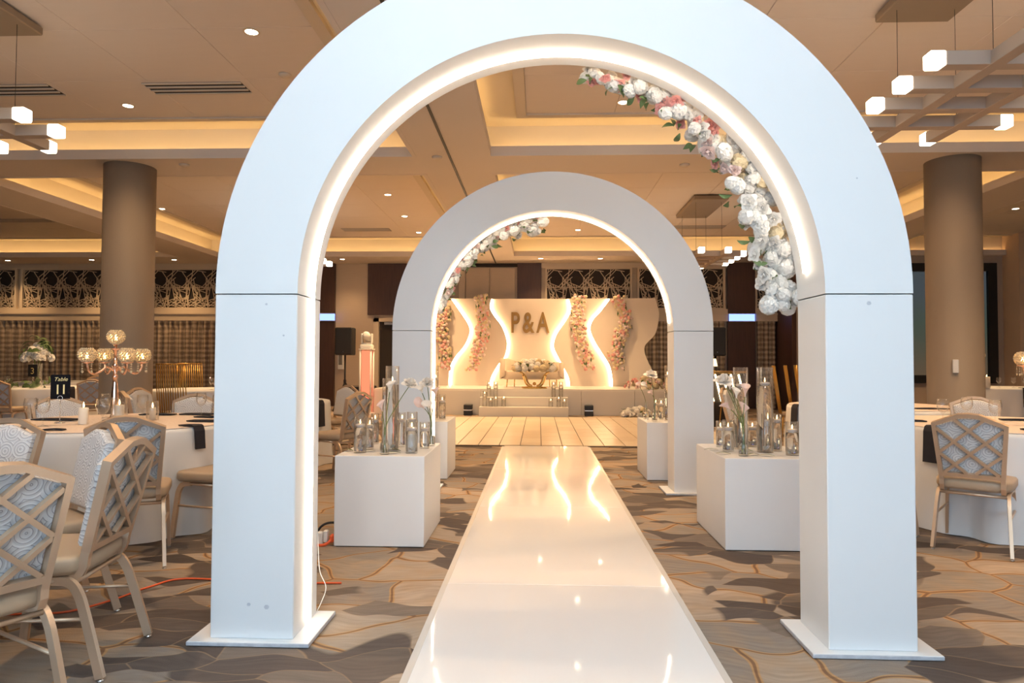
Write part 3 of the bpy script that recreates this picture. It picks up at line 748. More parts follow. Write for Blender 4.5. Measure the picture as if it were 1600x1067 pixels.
def arch_garland(cx, y, zc, r, a0, a1, n, thick, label, mix, seed, size):
    """blossoms fixed behind the rim of an arch; thick(t) is how far they reach inward"""
    rnd = random.Random(seed); t = thing('flower_garland', label, 'garland', (cx, y, zc))
    MB().tube([(r*math.cos(a0+(a1-a0)*i/24), .02, r*math.sin(a0+(a1-a0)*i/24)) for i in range(25)], .006, 6).build('garland_wire', m_stem, t)
    for i in range(n):
        u = (i+rnd.random())/n; a = a0+(a1-a0)*u; th = thick(u)
        k = rnd.random(); rad = r - th*k + .04; sz = size*rnd.uniform(.8, 1.15)*(.75+.4*min(1, th/.18))
        p = Vector((rad*math.cos(a), rnd.uniform(-.05, .06), rad*math.sin(a)))
        d = Vector((-math.cos(a)*(.5+k)+rnd.uniform(-.5, .5), -1.0+rnd.uniform(-.5, .5), -math.sin(a)*(.5+k)+rnd.uniform(-.5, .5)))
        me = R.choice(mix(u, rnd)); o = put(me.name.split('.')[0], me, t); orient(o, p, d, sz, rnd.uniform(0, 6)); o.scale = (sz*rnd.uniform(.8, 1.15), sz*rnd.uniform(.8, 1.15), sz*rnd.uniform(.6, .9))
    for i in range(n//3):
        u = (i+rnd.random())/(n//3); a = a0+(a1-a0)*u; th = thick(u); rad = r-th*rnd.uniform(.5, 1.0)+.01
        p = Vector((rad*math.cos(a), rnd.uniform(-.06, .02), rad*math.sin(a)))
        o = put('leaf', LEAF, t); o.location = p; o.scale = (size*.8,)*3
        o.rotation_euler = (rnd.uniform(-.6, .6), rnd.uniform(0, 6.2), rnd.uniform(-.8, .8))

# ------------------------------------------------------------------ arches
AW, AP, ASP, AD = 1.533, .373, 1.5455, .32
def arch(x, y, label, led_a1):
    t = thing('arch', label, 'arch', (x, y, 0), 0, 'white lit arches over the aisle')
    Ri = AW-AP
    for s in (-1, 1):
        a, b = sorted((s*AW, s*Ri))
        MB().bbox(a, b, 0, AD, .02, ASP-.0025, .004).build('pillar', m_white, t)
        pl = MB().bbox(a-.085, b+.085, -.045, AD+.03, .003, .02, .002).build('base_plate', m_scuff, t)
        MB().bbox(a-.083, b+.083, -.043, AD+.028, .0185, .0215, .001).build('plate_paint', m_white, pl)
    n = 64; vs = []; fs = []
    for i in range(n+1):
        an = PI*i/n; ca, sa = math.cos(an), math.sin(an); z = ASP+.0025
        vs += [(AW*ca, 0, z+AW*sa), (Ri*ca, 0, z+Ri*sa), (AW*ca, AD, z+AW*sa), (Ri*ca, AD, z+Ri*sa)]
    me_b = MB()
    for i in range(n):
        a, b = 4*i, 4*i+4
        fs += [(a, a+1, b+1, b), (a+2, b+2, b+3, a+3), (a, b, b+2, a+2), (a+1, a+3, b+3, b+1)]
    fs += [(0, 2, 3, 1), (4*n, 4*n+1, 4*n+3, 4*n+2)]
    me_b.add(vs, fs); o = me_b.build('arch_ring', m_white, t)
    d = AD*.60; r = Ri-.008
    pts = [(-r, d, .03+(ASP-.03)*i/6) for i in range(6)]
    m = 60; pts += [(r*math.cos(PI-(PI-led_a1)*i/m), d, ASP+r*math.sin(PI-(PI-led_a1)*i/m)) for i in range(m+1)]
    MB().tube(pts, .0075, 6, upv=(0, 1, 0)).build('led_strip', led, t, True)
    return t
a1 = arch(.082, 3.004, 'large white arch nearest the camera with white and pink flowers on its right', .10)
a2 = arch(.121, 6.533, 'smaller looking white arch farther along the runway, before the dance floor', .075)
sk = MB()
for x, z, s in ((1.345, 1.505, .010), (-1.30, 1.5, .006), (-1.22, 1.36, .005), (-1.28, .16, .012), (-1.36, .17, .009), (1.30, 2.05, .004)):
    sk.prism([(s*math.cos(k*PI/3)*1.0, s*math.sin(k*PI/3)*.9) for k in range(6)], -.0008, 0, lambda u, v, w, x=x, z=z: (x+u, w, z+v))
sk.build('paint_chip', m_scuff, a1, kind='stuff')
def mix1(u, r):
    q = r.random()
    if u < .42: return ROSE_P if q < .33 else (PUFF_W if q < .75 else ROSE_W)
    if u < .58: return ROSE_B if q < .18 else (ROSE_P if q < .26 else (PUFF_C if q < .36 else PUFF_W))
    return PUFF_W if q < .52 else (PUFF_C if q < .58 else ROSE_W)
arch_garland(.082, 3.40, ASP, 1.16, 1.44, -.03, 150, lambda u: (.05+.10*min(1, u/.4) if u < .5 else .15+.05*math.sin((u-.5)*PI/.5)), 'garland of white hydrangeas and pink roses behind the large arch', mix1, 5, .085)
def mix2(u, r):
    q = r.random(); return ROSE_P if q < .14 else (ROSE_W if q < .3 else (ROSE_B if q < .38 else PUFF_W))
arch_garland(.121, 6.93, ASP, 1.16, 1.62, 2.95, 105, lambda u: .17-.10*u, 'garland of white flowers behind the top left of the smaller arch', mix2, 9, .105)

# flower columns on the backdrop
def flower_column(path, w, label, seed, pinkness=.52):
    rnd = random.Random(seed); t = thing('flower_column', label, 'flowers', (0, 18.14, 0), 0, 'rose columns on the backdrop')
    B = {'cream_roses': MB(), 'pink_roses': MB(), 'blush_roses': MB(), 'leaves': MB()}
    P = smooth_curve(path, 10); MB().tube([(p[0], -.01, p[1]) for p in P], w*.30, 8).build('foam_core', m_petalc, t)
    M_ = {'cream_roses': m_petalc, 'pink_roses': m_petalp, 'blush_roses': m_petalb, 'leaves': m_leaf}
    for i in range(210):
        p = rnd.choice(P); ang = rnd.uniform(0, PI); rad = w*math.sqrt(rnd.random())
        x = p[0]+rad*math.cos(rnd.uniform(0, 2*PI)); z = p[1]+rnd.uniform(-.06, .06); dx = (x-p[0])/w
        y = -.10*math.sqrt(max(0, 1-dx*dx))-.03; q = rnd.random()
        key = 'leaves' if q < .10 else ('pink_roses' if q < .10+pinkness*.5 else ('blush_roses' if q < .10+pinkness else 'cream_roses'))
        s = rnd.uniform(.042, .066); d = Vector((dx*1.2+rnd.uniform(-.3, .3), -1, rnd.uniform(-.4, .4))).to_track_quat('Z', 'Y').to_matrix().to_4x4()
        sub = MB(); nn = 5
        if key == 'leaves': sub.add([(-.03, 0, .03), (0, .07, .05), (.03, 0, .03), (0, -.07, .05)], [(0, 1, 2, 3)])
        else:
            sub.sphere((0, 0, s*.35), s*.80, 7, 4, .8)
            for k in range(6):
                tt = (k+.5)/6; petal_grid(sub, k*2.4, .01, .2+.8*tt, .1, .75-.45*tt, .3+.4*tt, .5, 2, 2, S=s)
        M = Matrix.Translation((x, y, z)) @ d; B[key].add([M @ Vector(v) for v in sub.v], sub.f)
    for k, b in B.items(): b.build(k, M_[k], t, True, kind='stuff')
flower_column([(-2.60, 2.86), (-2.52, 2.5), (-2.60, 2.0), (-2.46, 1.5), (-2.52, 1.08)], .185, 'column of cream and pink roses on the backdrop, leftmost, beside the smaller arch', 21)
flower_column([(-1.57, 2.97), (-1.50, 2.5), (-1.50, 2.1), (-1.58, 1.65), (-1.74, 1.06)], .185, 'column of cream and pink roses on the backdrop, just left of the letters', 22)
flower_column([(1.07, 2.97), (1.03, 2.5), (1.06, 2.05), (1.18, 1.55), (1.33, 1.10)], .185, 'column of cream and pink roses on the backdrop, just right of the letters', 23)
flower_column([(2.08, 2.95), (2.20, 2.65), (2.30, 2.25), (2.13, 1.95), (2.03, 1.55), (2.06, 1.08)], .185, 'column of cream and pink roses on the backdrop, rightmost', 24)

def bouquet(loc, rx, ry, rz, n, meshes, label, size, seed, cat='flowers', stems=None):
    rnd = random.Random(seed); t = thing('bouquet', label, cat, loc)
    for i in range(n):
        z = (i+.5)/n; a = i*2.4; q = math.sqrt(max(0, 1-z*z)); d = Vector((q*math.cos(a), q*math.sin(a), z))
        me = rnd.choice(meshes); o = put(me.name.split('.')[0], me, t)
        orient(o, (d.x*rx, d.y*ry, max(size*.38, d.z*rz)), d+Vector((0, 0, .1)), size*rnd.uniform(.85, 1.2), rnd.uniform(0, 6))
    for i in range(max(3, n//4)):
        a = rnd.uniform(0, 6.28); o = put('leaf', LEAF, t); o.location = (math.cos(a)*rx*.8, math.sin(a)*ry*.8, rz*.3+size*.2); o.scale = (size*1.1,)*3; o.rotation_euler = (rnd.uniform(0, .8), 0, a-PI/2)
    return t

# ------------------------------------------------------------------ sofa, coffee table, stage items
so = thing('sofa', 'cream curved loveseat on slim gold legs at the centre of the stage', 'sofa', (-.17, 17.45, .61))
n = 40; vs = []; fs = []
for i in range(n+1):          # curved shell of back and arms
    u = -1+2*i/n; x = .81*math.sin(u*PI/2)*1.0; y = .34-.62*(abs(u)**3.0)
    hgt = .62+.11*(1-(u+.55)**2*.6) if u < .6 else .62-.02*(u-.6)
    if u > .2: hgt = .66-.05*(u-.2)
    if u < -.2: hgt = .66+.07*min(1, (-u-.2)/.5)
    nx, ny = u*.9, (1-abs(u)*.9); L = math.hypot(nx, ny); nx /= L; ny /= L
    for d, z in ((.0, .21), (.0, hgt-.02), (-.02, hgt), (-.11, hgt), (-.13, hgt-.02), (-.13, .30)):
        vs.append((x+nx*d, y+ny*d, z))
for i in range(n):
    for j in range(5): a = i*6+j; b = a+6; fs.append((a, b, b+1, a+1))
fs += [(0, 1, 2, 3, 4, 5), tuple(n*6+5-k for k in range(6))]
MB().add(vs, fs).build('back_shell', m_sofa, so, True)
def ellip(rx, ry, n=28, p=3.2):
    o = []
    for i in range(n):
        a = 2*PI*i/n; c, s = math.cos(a), math.sin(a); o.append((rx*math.copysign(abs(c)**(2/p), c), ry*math.copysign(abs(s)**(2/p), s)))
    return o
def cushion(mb, poly, z0, z1, e=.02, off=(0, 0)):
    rings = [(1-.04, z0), (1, z0+e), (1, z1-e), (1-.03, z1-.006), (.80, z1)]
    k = len(poly); vs = [(x*s+off[0], y*s+off[1], z) for s, z in rings for x, y in poly]
    fs = [(j*k+i, j*k+(i+1) % k, (j+1)*k+(i+1) % k, (j+1)*k+i) for j in range(len(rings)-1) for i in range(k)]
    fs += [tuple(range(k-1, -1, -1)), tuple((len(rings)-1)*k+i for i in range(k))]
    mb.add(vs, fs); return mb
cushion(MB(), ellip(.74, .33), .20, .42, .03, (0, -.04)).build('seat_cushion', m_sofa, so, True)
for x, y in ((-.62, -.22), (.62, -.22), (-.45, .22), (.45, .22)): MB().tube([(x, y, .22), (x*1.02, y, .0)], .012, 8).build('leg', m_gold2, so, True)

ct = thing('coffee_table', 'gold coffee table with curved horn legs and glass top before the loveseat', 'table', (-.10, 16.62, .61))
MB().lathe([(.45, .395), (.45, .41)], 36).build('table_top', m_glass, ct)
for s in (-1, 1):
    MB().tube(smooth_curve([(s*.05, 0, .05), (s*.12, 0, .06), (s*.19, 0, .14), (s*.235, 0, .26), (s*.29, 0, .36), (s*.36, 0, .39)], 6), [.035+.012*math.sin(i/30*PI) if i < 22 else .026 for i in range(31)], 10).build('leg', m_gold2, ct, True)
MB().sphere((0, -.03, .11), .045, 14, 10).build('ball', m_gold2, ct, True)
MB().tube([(.30*math.cos(2*PI*i/32), .30*math.sin(2*PI*i/32), .018) for i in range(33)], .018, 8, cap=False).build('base_ring', m_gold2, ct, True)
bouquet((-.10, 16.62, 1.022), .50, .30, .24, 34, PUFF_C+PUFF_W, 'long low arrangement of cream hydrangeas on the gold coffee table', .17, 31)
bouquet((2.55, 16.45, .61), .48, .22, .26, 30, PUFF_C+ROSE_B+ROSE_P, 'cream and pink flower bank on the right end of the stage', .15, 32)
bouquet((2.25, 15.72, 0), .32, .2, .20, 22, PUFF_W+ROSE_W+PUFF_C, 'white flower bunch lying on the floor before the stage', .14, 33)
def uplight(x, y, label):
    t = thing('uplight', label, 'stage light', (x, y, 0), 0, 'black uplights before the stage')
    MB().bbox(-.10, .10, -.09, .09, .0, .115, .012).build('lower_body', m_black, t)
    MB().bbox(-.10, .10, -.09, .09, .14, .255, .012).build('upper_body', m_black, t)
    MB().bbox(-.095, .095, -.085, .085, .115, .14, .004).build('band', m_chrome, t)
uplight(-1.64, 15.92, 'black uplight on the floor left of the stage steps')
uplight(1.165, 15.92, 'black uplight on the floor right of the stage steps')

# ------------------------------------------------------------------ vases and candles
def flame(mb_parent, z, s=1.):
    MB().tube([(0, 0, z-.004), (0, 0, z+.006*s)], .0012, 5).build('wick', m_black, mb_parent)
    MB().lathe([(.0006, z+.003), (.0045*s, z+.010*s), (.005*s, z+.016*s), (.003*s, z+.026*s), (.0005, z+.038*s)], 10).build('flame', flame_em, mb_parent, True)
def vase(x, y, z, r, h, ch, label, clabel, sides=28, petals=True, vg=None, cg=None, fs=1.):
    t = thing('cylinder_vase', label, 'vase', (x, y, z), R.uniform(0, 3), vg)
    w = .0022
    MB().lathe([(r*.98, 0), (r, .004), (r, h), (r-w, h), (r-w, .012), (.002, .011)], sides, cap1=False).build('glass_wall', m_glass, t, True)
    if ch > .05:
        wl = ch-.027*fs
        MB().lathe([(r-w-.0008, .0125), (r-w-.0008, wl)], sides).build('water', m_water, t, True)
        if petals and r > .024:
            b = MB()
            for k in range(3):
                a = R.uniform(0, 6); petal_grid(b, a, .0, .7, .15, .9, .4, .4, 3, 3, c=(0, 0, .016), S=r*.85)
            b.build('sunken_petal', m_petalw, t, True)
        c = thing('floating_candle', clabel, 'candle', (x, y, z+wl+.0006), 0, cg)
        q = min(r*.86, .034)
        MB().lathe([(q*.55, 0), (q*.95, .010*fs), (q, .019*fs), (q*.94, .026*fs), (q*.2, .0245*fs)], 20).build('wax', m_waxw, c, True)
        flame(c, .0255*fs, fs*.85)
BZ = .61
def plinth(x0, x1, y0, y1, label):
    t = thing('plinth', label, 'plinth', ((x0+x1)/2, (y0+y1)/2, 0), 0, 'white display plinths along the aisle'); a, b = (x1-x0)/2, (y1-y0)/2
    MB().bbox(-a, a, -b, b, .006, BZ, .003).build('body', m_plinth, t)
    MB().box(-a+.012, a-.012, -b+.012, b-.012, 0, .007).build('plinth_foot', m_dark, t)
plinth(-1.373, -.764, 4.576, 5.33, 'white cube plinth left of the runway, nearest the camera')
plinth(1.239, 1.875, 4.61, 5.43, 'white cube plinth right of the runway, nearest the camera')
plinth(-1.57, -.964, 7.24, 7.93, 'white cube plinth left of the runway, beyond the smaller arch')
plinth(1.145, 1.755, 7.29, 8.0, 'white cube plinth right of the runway, beyond the smaller arch')
VL = [(-1.242, 4.732, .043, .268, .200, 'at the front left corner of the near left plinth'), (-1.224, 4.93, .030, .230, .178, 'just behind the corner vase of the near left plinth'),
      (-1.262, 5.25, .030, .235, .190, 'at the back left of the near left plinth'), (-1.05, 4.876, .048, .603, .495, 'tallest on the near left plinth, behind the bud vase'),
      (-1.15, 5.137, .031, .508, .407, 'second tallest on the near left plinth, behind the tallest'), (-1.02, 5.09, .026, .254, .206, 'slim one behind the tallest on the near left plinth'),
      (-.881, 4.736, .042, .230, .180, 'at the front right of the near left plinth'), (-.918, 4.95, .038, .270, .222, 'behind the front right one of the near left plinth'),
      (-.836, 5.00, .036, .193, .150, 'shortest, near the right edge of the near left plinth')]
VR = [(1.378, 5.247, .034, .195, .150, 'at the back left of the near right plinth'), (1.365, 4.99, .040, .225, .172, 'left of the bud vase on the near right plinth'),
      (1.493, 5.12, .053, .601, .480, 'tall and left on the near right plinth'), (1.626, 5.28, .044, .193, .150, 'short, between the two tall ones of the near right plinth'),
      (1.614, 4.947, .056, .603, .498, 'tall and right on the near right plinth'), (1.722, 5.02, .033, .267, .228, 'just right of the taller pair on the near right plinth'),
      (1.750, 4.80, .045, .230, .180, 'at the front right of the near right plinth'), (1.722, 5.33, .026, .25, .205, 'small, at the back of the near right plinth')]
VB = [(1.363, 7.675, .029, .239, .183, 'beside the bud vase on the far right plinth'), (1.345, 7.92, .026, .211, .174, 'at the back of the far right plinth'), (1.405, 7.52, .032, .603, .504, 'tall, next to the pillar on the far right plinth'),
      (-1.057, 7.485, .037, .278, .215, 'at the front of the far left plinth'), (-1.105, 7.80, .033, .235, .175, 'at the back of the far left plinth'), (-1.14, 7.56, .028, .587, .459, 'tall, on the far left plinth beside the arch')]
for x, y, r, h, c, lb in VL+VR+VB:
    vase(x, y, BZ+.0005, r, h, c, 'clear cylinder vase '+lb, 'lit floating candle in vase '+lb, vg='cylinder vases on the plinths', cg='floating candles on the plinths')
SV = [(-1.235, 15.66, .22, .36, .30, 'front left on the lower stage step'), (-1.10, 15.68, .22, .20, .15, 'second from the left on the lower stage step'), (-.98, 15.66, .22, .24, .19, 'third from the left on the lower stage step'),
      (-1.16, 15.92, .43, .36, .30, 'leftmost on the upper stage step'), (-1.00, 15.92, .43, .36, .30, 'right of the leftmost on the upper stage step'), (-.80, 15.69, .22, .22, .19, 'slim and apart on the lower stage step'),
      (.28, 15.66, .22, .20, .15, 'left of the right cluster on the lower stage step'), (.46, 15.66, .22, .24, .19, 'middle of the right cluster on the lower stage step'), (.59, 15.64, .22, .18, .14, 'right end of the lower stage step'),
      (.35, 15.92, .43, .36, .30, 'left of the right pair on the upper stage step'), (.52, 15.92, .43, .36, .30, 'right of the right pair on the upper stage step')]
for x, y, z, h, c, lb in SV:
    vase(x, y, z+.0005, .05, h, c, 'clear candle vase '+lb, 'lit candle in vase '+lb, 16, False, 'candle vases on the stage steps', 'candles on the stage steps', 1.4)

# flower stems in bud vases
def calla(mb, p, d, s, ang):
    """funnel-shaped calla lily"""
    M = Matrix.Translation(p) @ Vector(d).to_track_quat('Z', 'Y').to_matrix().to_4x4() @ Matrix.Rotation(ang, 4, 'Z'); vs = []; n = 14; rows = 6
    for j in range(rows+1):
        v = j/rows
        for i in range(n):
            a = 2*PI*i/n; r = s*(.06+.42*v**1.8)*(1+.35*v*max(0, math.cos(a))); z = s*(v*1.05+.25*v*v*math.cos(a)); vs.append(M @ Vector((r*math.cos(a), r*math.sin(a)*.9, z)))
    fs = [(j*n+i, j*n+(i+1) % n, (j+1)*n+(i+1) % n, (j+1)*n+i) for j in range(rows) for i in range(n)]
    mb.add(vs, fs); return mb
def bud_vase(x, y, z, h, label, stems, cat='vase'):
    t = thing('bud_vase', label, 'vase', (x, y, z), 0, 'bud vases with cut flowers')
    MB().lathe([(.030, 0), (.033, .006), (.033, h*.30), (.028, h*.45), (.018, h*.62), (.015, h*.85), (.017, h), (.0155, h), (.0135, h*.85), (.016, h*.62), (.026, h*.45), (.030, h*.30), (.029, .012), (.002, .011)], 20, cap1=False).build('glass_wall', m_glass, t, True)
    MB().lathe([(.0285, .0125), (.0295, h*.30), (.0255, h*.44)], 20).build('water', m_water, t, True)
    for i, (kind, fx, fy, fz, s) in enumerate(stems):
        a = i*2.1
        fl = thing('cut_flower', {'peony': 'white peony', 'white': 'white calla lily', 'pink': 'pink calla lily'}[kind[0]]+' '+kind[1], 'flower', (x, y, z), 0, 'cut flowers in the bud vases')
        p0 = (.012*math.cos(a), .012*math.sin(a), .016); p1 = (.004*math.cos(a+2), .004*math.sin(a+2), h); e = (fx-x, fy-y, fz-z)
        mid = tuple(p1[k]+(e[k]-p1[k])*.5+(0, 0, .02)[k] for k in range(3))
        sp_ = smooth_curve([p0, p1, mid, e], 6)
        MB().tube(sp_, .0028, 6).build('stem', m_stem, fl, True)
        d = Vector(sp_[-1])-Vector(sp_[-4])
        if kind[0] == 'peony':
            o = put('blossom', R.choice(ROSE_W), fl); orient(o, Vector(e)-d.normalized()*.01, d.normalized()*.6+Vector((0, -.6, .35)), s*2.5, 1.)
            MB().lathe([(.004, -.012), (.014, .0), (.017, .008)], 10, c=e).build('calyx', m_stem, fl, True)
        else:
            calla(MB(), Vector(e)-d.normalized()*.01, d.normalized()+Vector((R.uniform(-.3, .3), -.3, .1)), s, R.uniform(0, 6)).build('blossom', m_petalw if kind[0] == 'white' else m_petalb, fl, True)
bud_vase(-1.053, 4.66, BZ, .17, 'clear bud vase at the front of the near left plinth', [(('peony', 'leaning far right from the front bud vase of the near left plinth'), -.885, 4.70, 1.09, .056), (('pink', 'low in the front bud vase of the near left plinth'), -1.075, 4.66, .915, .058), (('white', 'upright before the tallest vase of the near left plinth'), -1.03, 4.70, 1.045, .062)])
bud_vase(-.812, 5.15, BZ, .18, 'clear bud vase at the back right corner of the near left plinth', [(('peony', 'upright above the back right corner of the near left plinth'), -.835, 5.10, 1.085, .056), (('white', 'just under the peony over the near left plinth'), -.872, 5.08, 1.02, .058), (('pink', 'lower of two over the right of the near left plinth'), -.862, 5.10, .90, .075), (('white', 'beside the lower pink one over the near left plinth'), -.815, 5.08, .905, .07), (('pink', 'higher, against the lit arch edge over the near left plinth'), -.772, 5.12, .995, .062)])
bud_vase(1.398, 4.74, BZ, .19, 'clear bud vase at the front of the near right plinth', [(('peony', 'highest, at left over the near right plinth'), 1.275, 4.78, 1.12, .062), (('white', 'next to the peony over the near right plinth'), 1.325, 4.80, 1.07, .062), (('white', 'in the middle over the near right plinth'), 1.362, 4.78, 1.01, .060), (('pink', 'before the left tall vase, higher'), 1.43, 4.80, 1.02, .072), (('pink', 'lowest at left over the near right plinth'), 1.318, 4.78, .93, .055), (('pink', 'low, before the left tall vase'), 1.412, 4.78, .895, .068)])
bud_vase(1.262, 7.50, BZ, .21, 'clear bud vase at the front of the far right plinth', [(('peony', 'large, over the far right plinth'), 1.225, 7.52, 1.11, .072), (('pink', 'under the peony over the far right plinth'), 1.23, 7.48, .90, .062), (('white', 'left of the peony over the far right plinth'), 1.178, 7.50, .98, .06)])
bud_vase(1.215, 7.80, BZ, .19, 'clear bud vase at the left edge of the far right plinth', [(('pink', 'leftmost over the far right plinth'), 1.13, 7.72, .98, .065)])
# loose leaves lying on the plinths
for i, (x, y, a, lb) in enumerate(((-1.31, 4.80, 1.2, 'at the left corner of the near left plinth'), (-1.15, 4.80, 1.9, 'between the corner and bud vases of the near left plinth'), (-.975, 4.82, 1.4, 'right of the bud vase on the near left plinth'), (-.95, 4.70, 1.7, 'at the front edge of the near left plinth'),
     (1.30, 5.02, 1.5, 'at the left edge of the near right plinth'), (1.33, 4.80, 1.3, 'left of the bud vase on the near right plinth'), (1.52, 4.78, 1.8, 'right of the bud vase on the near right plinth'), (1.60, 4.71, 1.2, 'at the front edge of the near right plinth'), (1.53, 4.95, .9, 'between the tall vases of the near right plinth'))):
    o = tag(put('loose_leaf', LEAF), 'dark green leaf lying '+lb, 'leaf', 'leaves lying on the plinths'); o.location = (x, y, BZ+.006); o.rotation_euler = (0, .05, a); o.scale = (.10, .10, .05)

# ------------------------------------------------------------------ banquet chairs
def clip_line(p, d, poly):
    t0, t1 = -9, 9; n = len(poly)
    for i in range(n):
        a, b = poly[i], poly[(i+1) % n]; ex, ey = b[0]-a[0], b[1]-a[1]; nx, ny = -ey, ex
        den = nx*d[0]+ny*d[1]; num = nx*(a[0]-p[0])+ny*(a[1]-p[1])
        if abs(den) < 1e-9: continue
        t = num/den
        if den > 0: t0 = max(t0, t)
        else: t1 = min(t1, t)
    return (t0, t1) if t0 < t1 else None
LEAN = Vector((0, -.235, .972)).normalized(); NRM = Vector((0, LEAN.z, -LEAN.y))   # NRM points to the front
BASE = Vector((0, -.205, .495))
def bp(u, v, w): return BASE + Vector((u, 0, 0)) + LEAN*v + NRM*w
def make_chair():
    t = thing('banquet_chair', 'x', 'chair', (0, 0, 0))
    OUT = [(-.185, -.005), (.185, -.005), (.213, .365), (.06, .432), (0, .437), (-.06, .432), (-.213, .365)]
    wdt = .026
    INN = [(-.162, .022), (.162, .022), (.187, .348), (.055, .405), (0, .409), (-.055, .405), (-.187, .348)]
    # frame around the back
    f = MB(); n = len(OUT)
    for i in range(n):
        a, b, c, d = OUT[i], OUT[(i+1) % n], INN[(i+1) % n], INN[i]
        f.add([bp(*q, w) for w in (-.018, .018) for q in (a, b, c, d)], [(3, 2, 1, 0), (4, 5, 6, 7), (0, 1, 5, 4), (2, 3, 7, 6)])
    f.build('back_frame', m_gold, t)
    for s in (-1, 1):     # rails that curve under the seat
        P = [bp(s*.172, .02, 0), bp(s*.171, -.03, 0)] + [Vector((s*.171, y, z)) for y, z in ((-.195, .435), (-.18, .405), (-.15, .392), (-.08, .394), (.0, .398))]
        MB().tube(P, .0135, 4, .0165, upv=(1, 0, 0)).build('back_rail', m_gold, t)
    for sg in (-1, 1):
        for off in (.32, .16, 0.0):
            cl = clip_line((0, off + (.0)), (.088*sg, .08), INN) if True else None
            # lines through lattice nodes (0,off) going up to the right (sg=1) or left
            if cl:
                q0 = (.088*sg*cl[0], off+.08*cl[0]); q1 = (.088*sg*cl[1], off+.08*cl[1])
                MB().tube([bp(*q0, -.006+.001*sg), bp(*q1, -.006+.001*sg)], .0105, 4, .009, upv=NRM).build('lattice_bar', m_gold, t)
    PAD = [(-.158, .005), (.158, .005), (.186, .338), (.05, .392), (0, .396), (-.05, .392), (-.186, .338)]
    cen = (0, .19)
    rings = [(1.0, .012), (1.0, .040), (.95, .052), (.80, .058)]
    vs = []; uvs = []; k = len(PAD)
    sub = []
    for i in range(k):
        a, b = PAD[i], PAD[(i+1) % k]; m_ = 3 if i in (0, 1, 6) else 1
        for j in range(m_): sub.append((a[0]+(b[0]-a[0])*j/m_, a[1]+(b[1]-a[1])*j/m_))
    k = len(sub)
    for s, w in rings:
        for u, v in sub: q = (cen[0]+(u-cen[0])*s, cen[1]+(v-cen[1])*s); vs.append(bp(*q, w)); uvs.append((q[0]+.03*(w-.05)*0, q[1]))
    fs = [(j*k+i, j*k+(i+1) % k, (j+1)*k+(i+1) % k, (j+1)*k+i) for j in range(3) for i in range(k)] + [tuple(range(k-1, -1, -1)), tuple(3*k+i for i in range(k))]
    me = MB().add(vs, fs).mesh('back_pad', m_rings, False); l = me.uv_layers.new(name='UVMap')
    for p in me.polygons:
        for li in p.loop_indices: l.data[li].uv = uvs[me.loops[li].vertex_index]
    put('back_pad', me, t)
    # seat
    poly = [(x, y+.02) for x, y in ellip(.222, .222, 32, 5.)]
    poly = [(x*(1+.10*y), y) for x, y in poly]
    cushion(MB(), poly, .405, .475, .018).build('seat', m_seat, t, True)
    # side frames: inverted U of front leg, rail and splayed rear leg
    for s in (-1, 1):
        X = s*.195
        P = smooth_curve([(X+s*.012, .235, .012), (X+s*.004, .205, .27), (X, .19, .345), (X, .155, .383), (X, .09, .392)], 5)
        MB().tube(P, .017, 4, .010, upv=(0, 1, 0)).build('front_leg', m_gold, t)
        MB().tube([(X, .10, .392), (X, -.10, .385)], .012, 8, .012).build('side_rail', m_gold, t, True)
        P = smooth_curve([(X, -.09, .386), (X, -.15, .378), (X+s*.003, -.185, .340), (X+s*.008, -.215, .26), (X+s*.022, -.285, .012)], 5)
        MB().tube(P, .017, 4, .010, upv=(0, 1, 0)).build('rear_leg', m_gold, t)
        MB().tube([(X+s*.004, .205, .235), (X+s*.007, -.215, .235)], .008, 6).build('stretcher', m_gold, t, True)
        for y in (.235, -.285): MB().lathe([(.013, 0), (.013, .006), (.006, .008), (.006, .016)], 10, c=(X+s*(.012 if y > 0 else .022), y, 0)).build('glide', m_chrome, t, True)
    MB().tube([(-.195, -.165, .374), (.195, -.165, .374)], .011, 8, .011).build('rear_bar', m_gold, t, True)
    return t
chair0 = make_chair(); used = [False]
def chair(x, y, fx, fy, label, group):
    """seat centre x,y; facing direction fx,fy"""
    c = chair0 if not used[0] else copy_tree(chair0); used[0] = True
    c.location = (x, y, 0); c.rotation_euler = (0, 0, math.atan2(-fx, fy)); c['label'] = label; c['group'] = group; return c
G1 = 'gold banquet chairs around the left tables'; G2 = 'gold banquet chairs around the right tables'
chair(-1.95, 2.24, -.88, .47, 'gold lattice-back banquet chair cut by the lower left corner, back turned to the camera', G1)
chair(-2.01, 2.80, -.99, -.14, 'gold banquet chair in profile at the lower left, facing left, standing clear of its neighbours', G1)
chair(-2.44, 3.27, -.62, -.78, 'gold banquet chair showing a narrow white front pad, behind the profile chair', G1)
chair(-2.99, 3.44, -.1, -1., 'gold banquet chair with its white front pad facing the camera at the left edge', G1)
chair(-2.56, 4.22, -.42, .90, 'gold lattice-back banquet chair pushed up to the table with the eleven sign', G1)
chair(-2.28, 4.86, -.97, .24, 'gold banquet chair half hidden behind the left pillar of the large arch', G1)
chair(-4.19, 5.95, .79, -.61, 'gold banquet chair with pale pad across the table, right of the eleven sign', G1)
chair(-3.38, 6.38, .08, -1., 'gold banquet chair with pale pad across the table, beside the left pillar', G1)
chair(-4.28, 7.42, .70, .70, 'gold lattice-back banquet chair turned sideways right of the left column', G1)
chair(-4.58, 8.10, .98, -.10, 'gold banquet chair with pale pad far behind the left dining table', G1)
chair(-2.20, 7.45, -.90, .40, 'gold lattice-back banquet chair in profile behind the near left plinth', G1)
chair(-2.82, 9.15, -.6, -.75, 'gold banquet chair with beige pad below the black loudspeaker', G1)
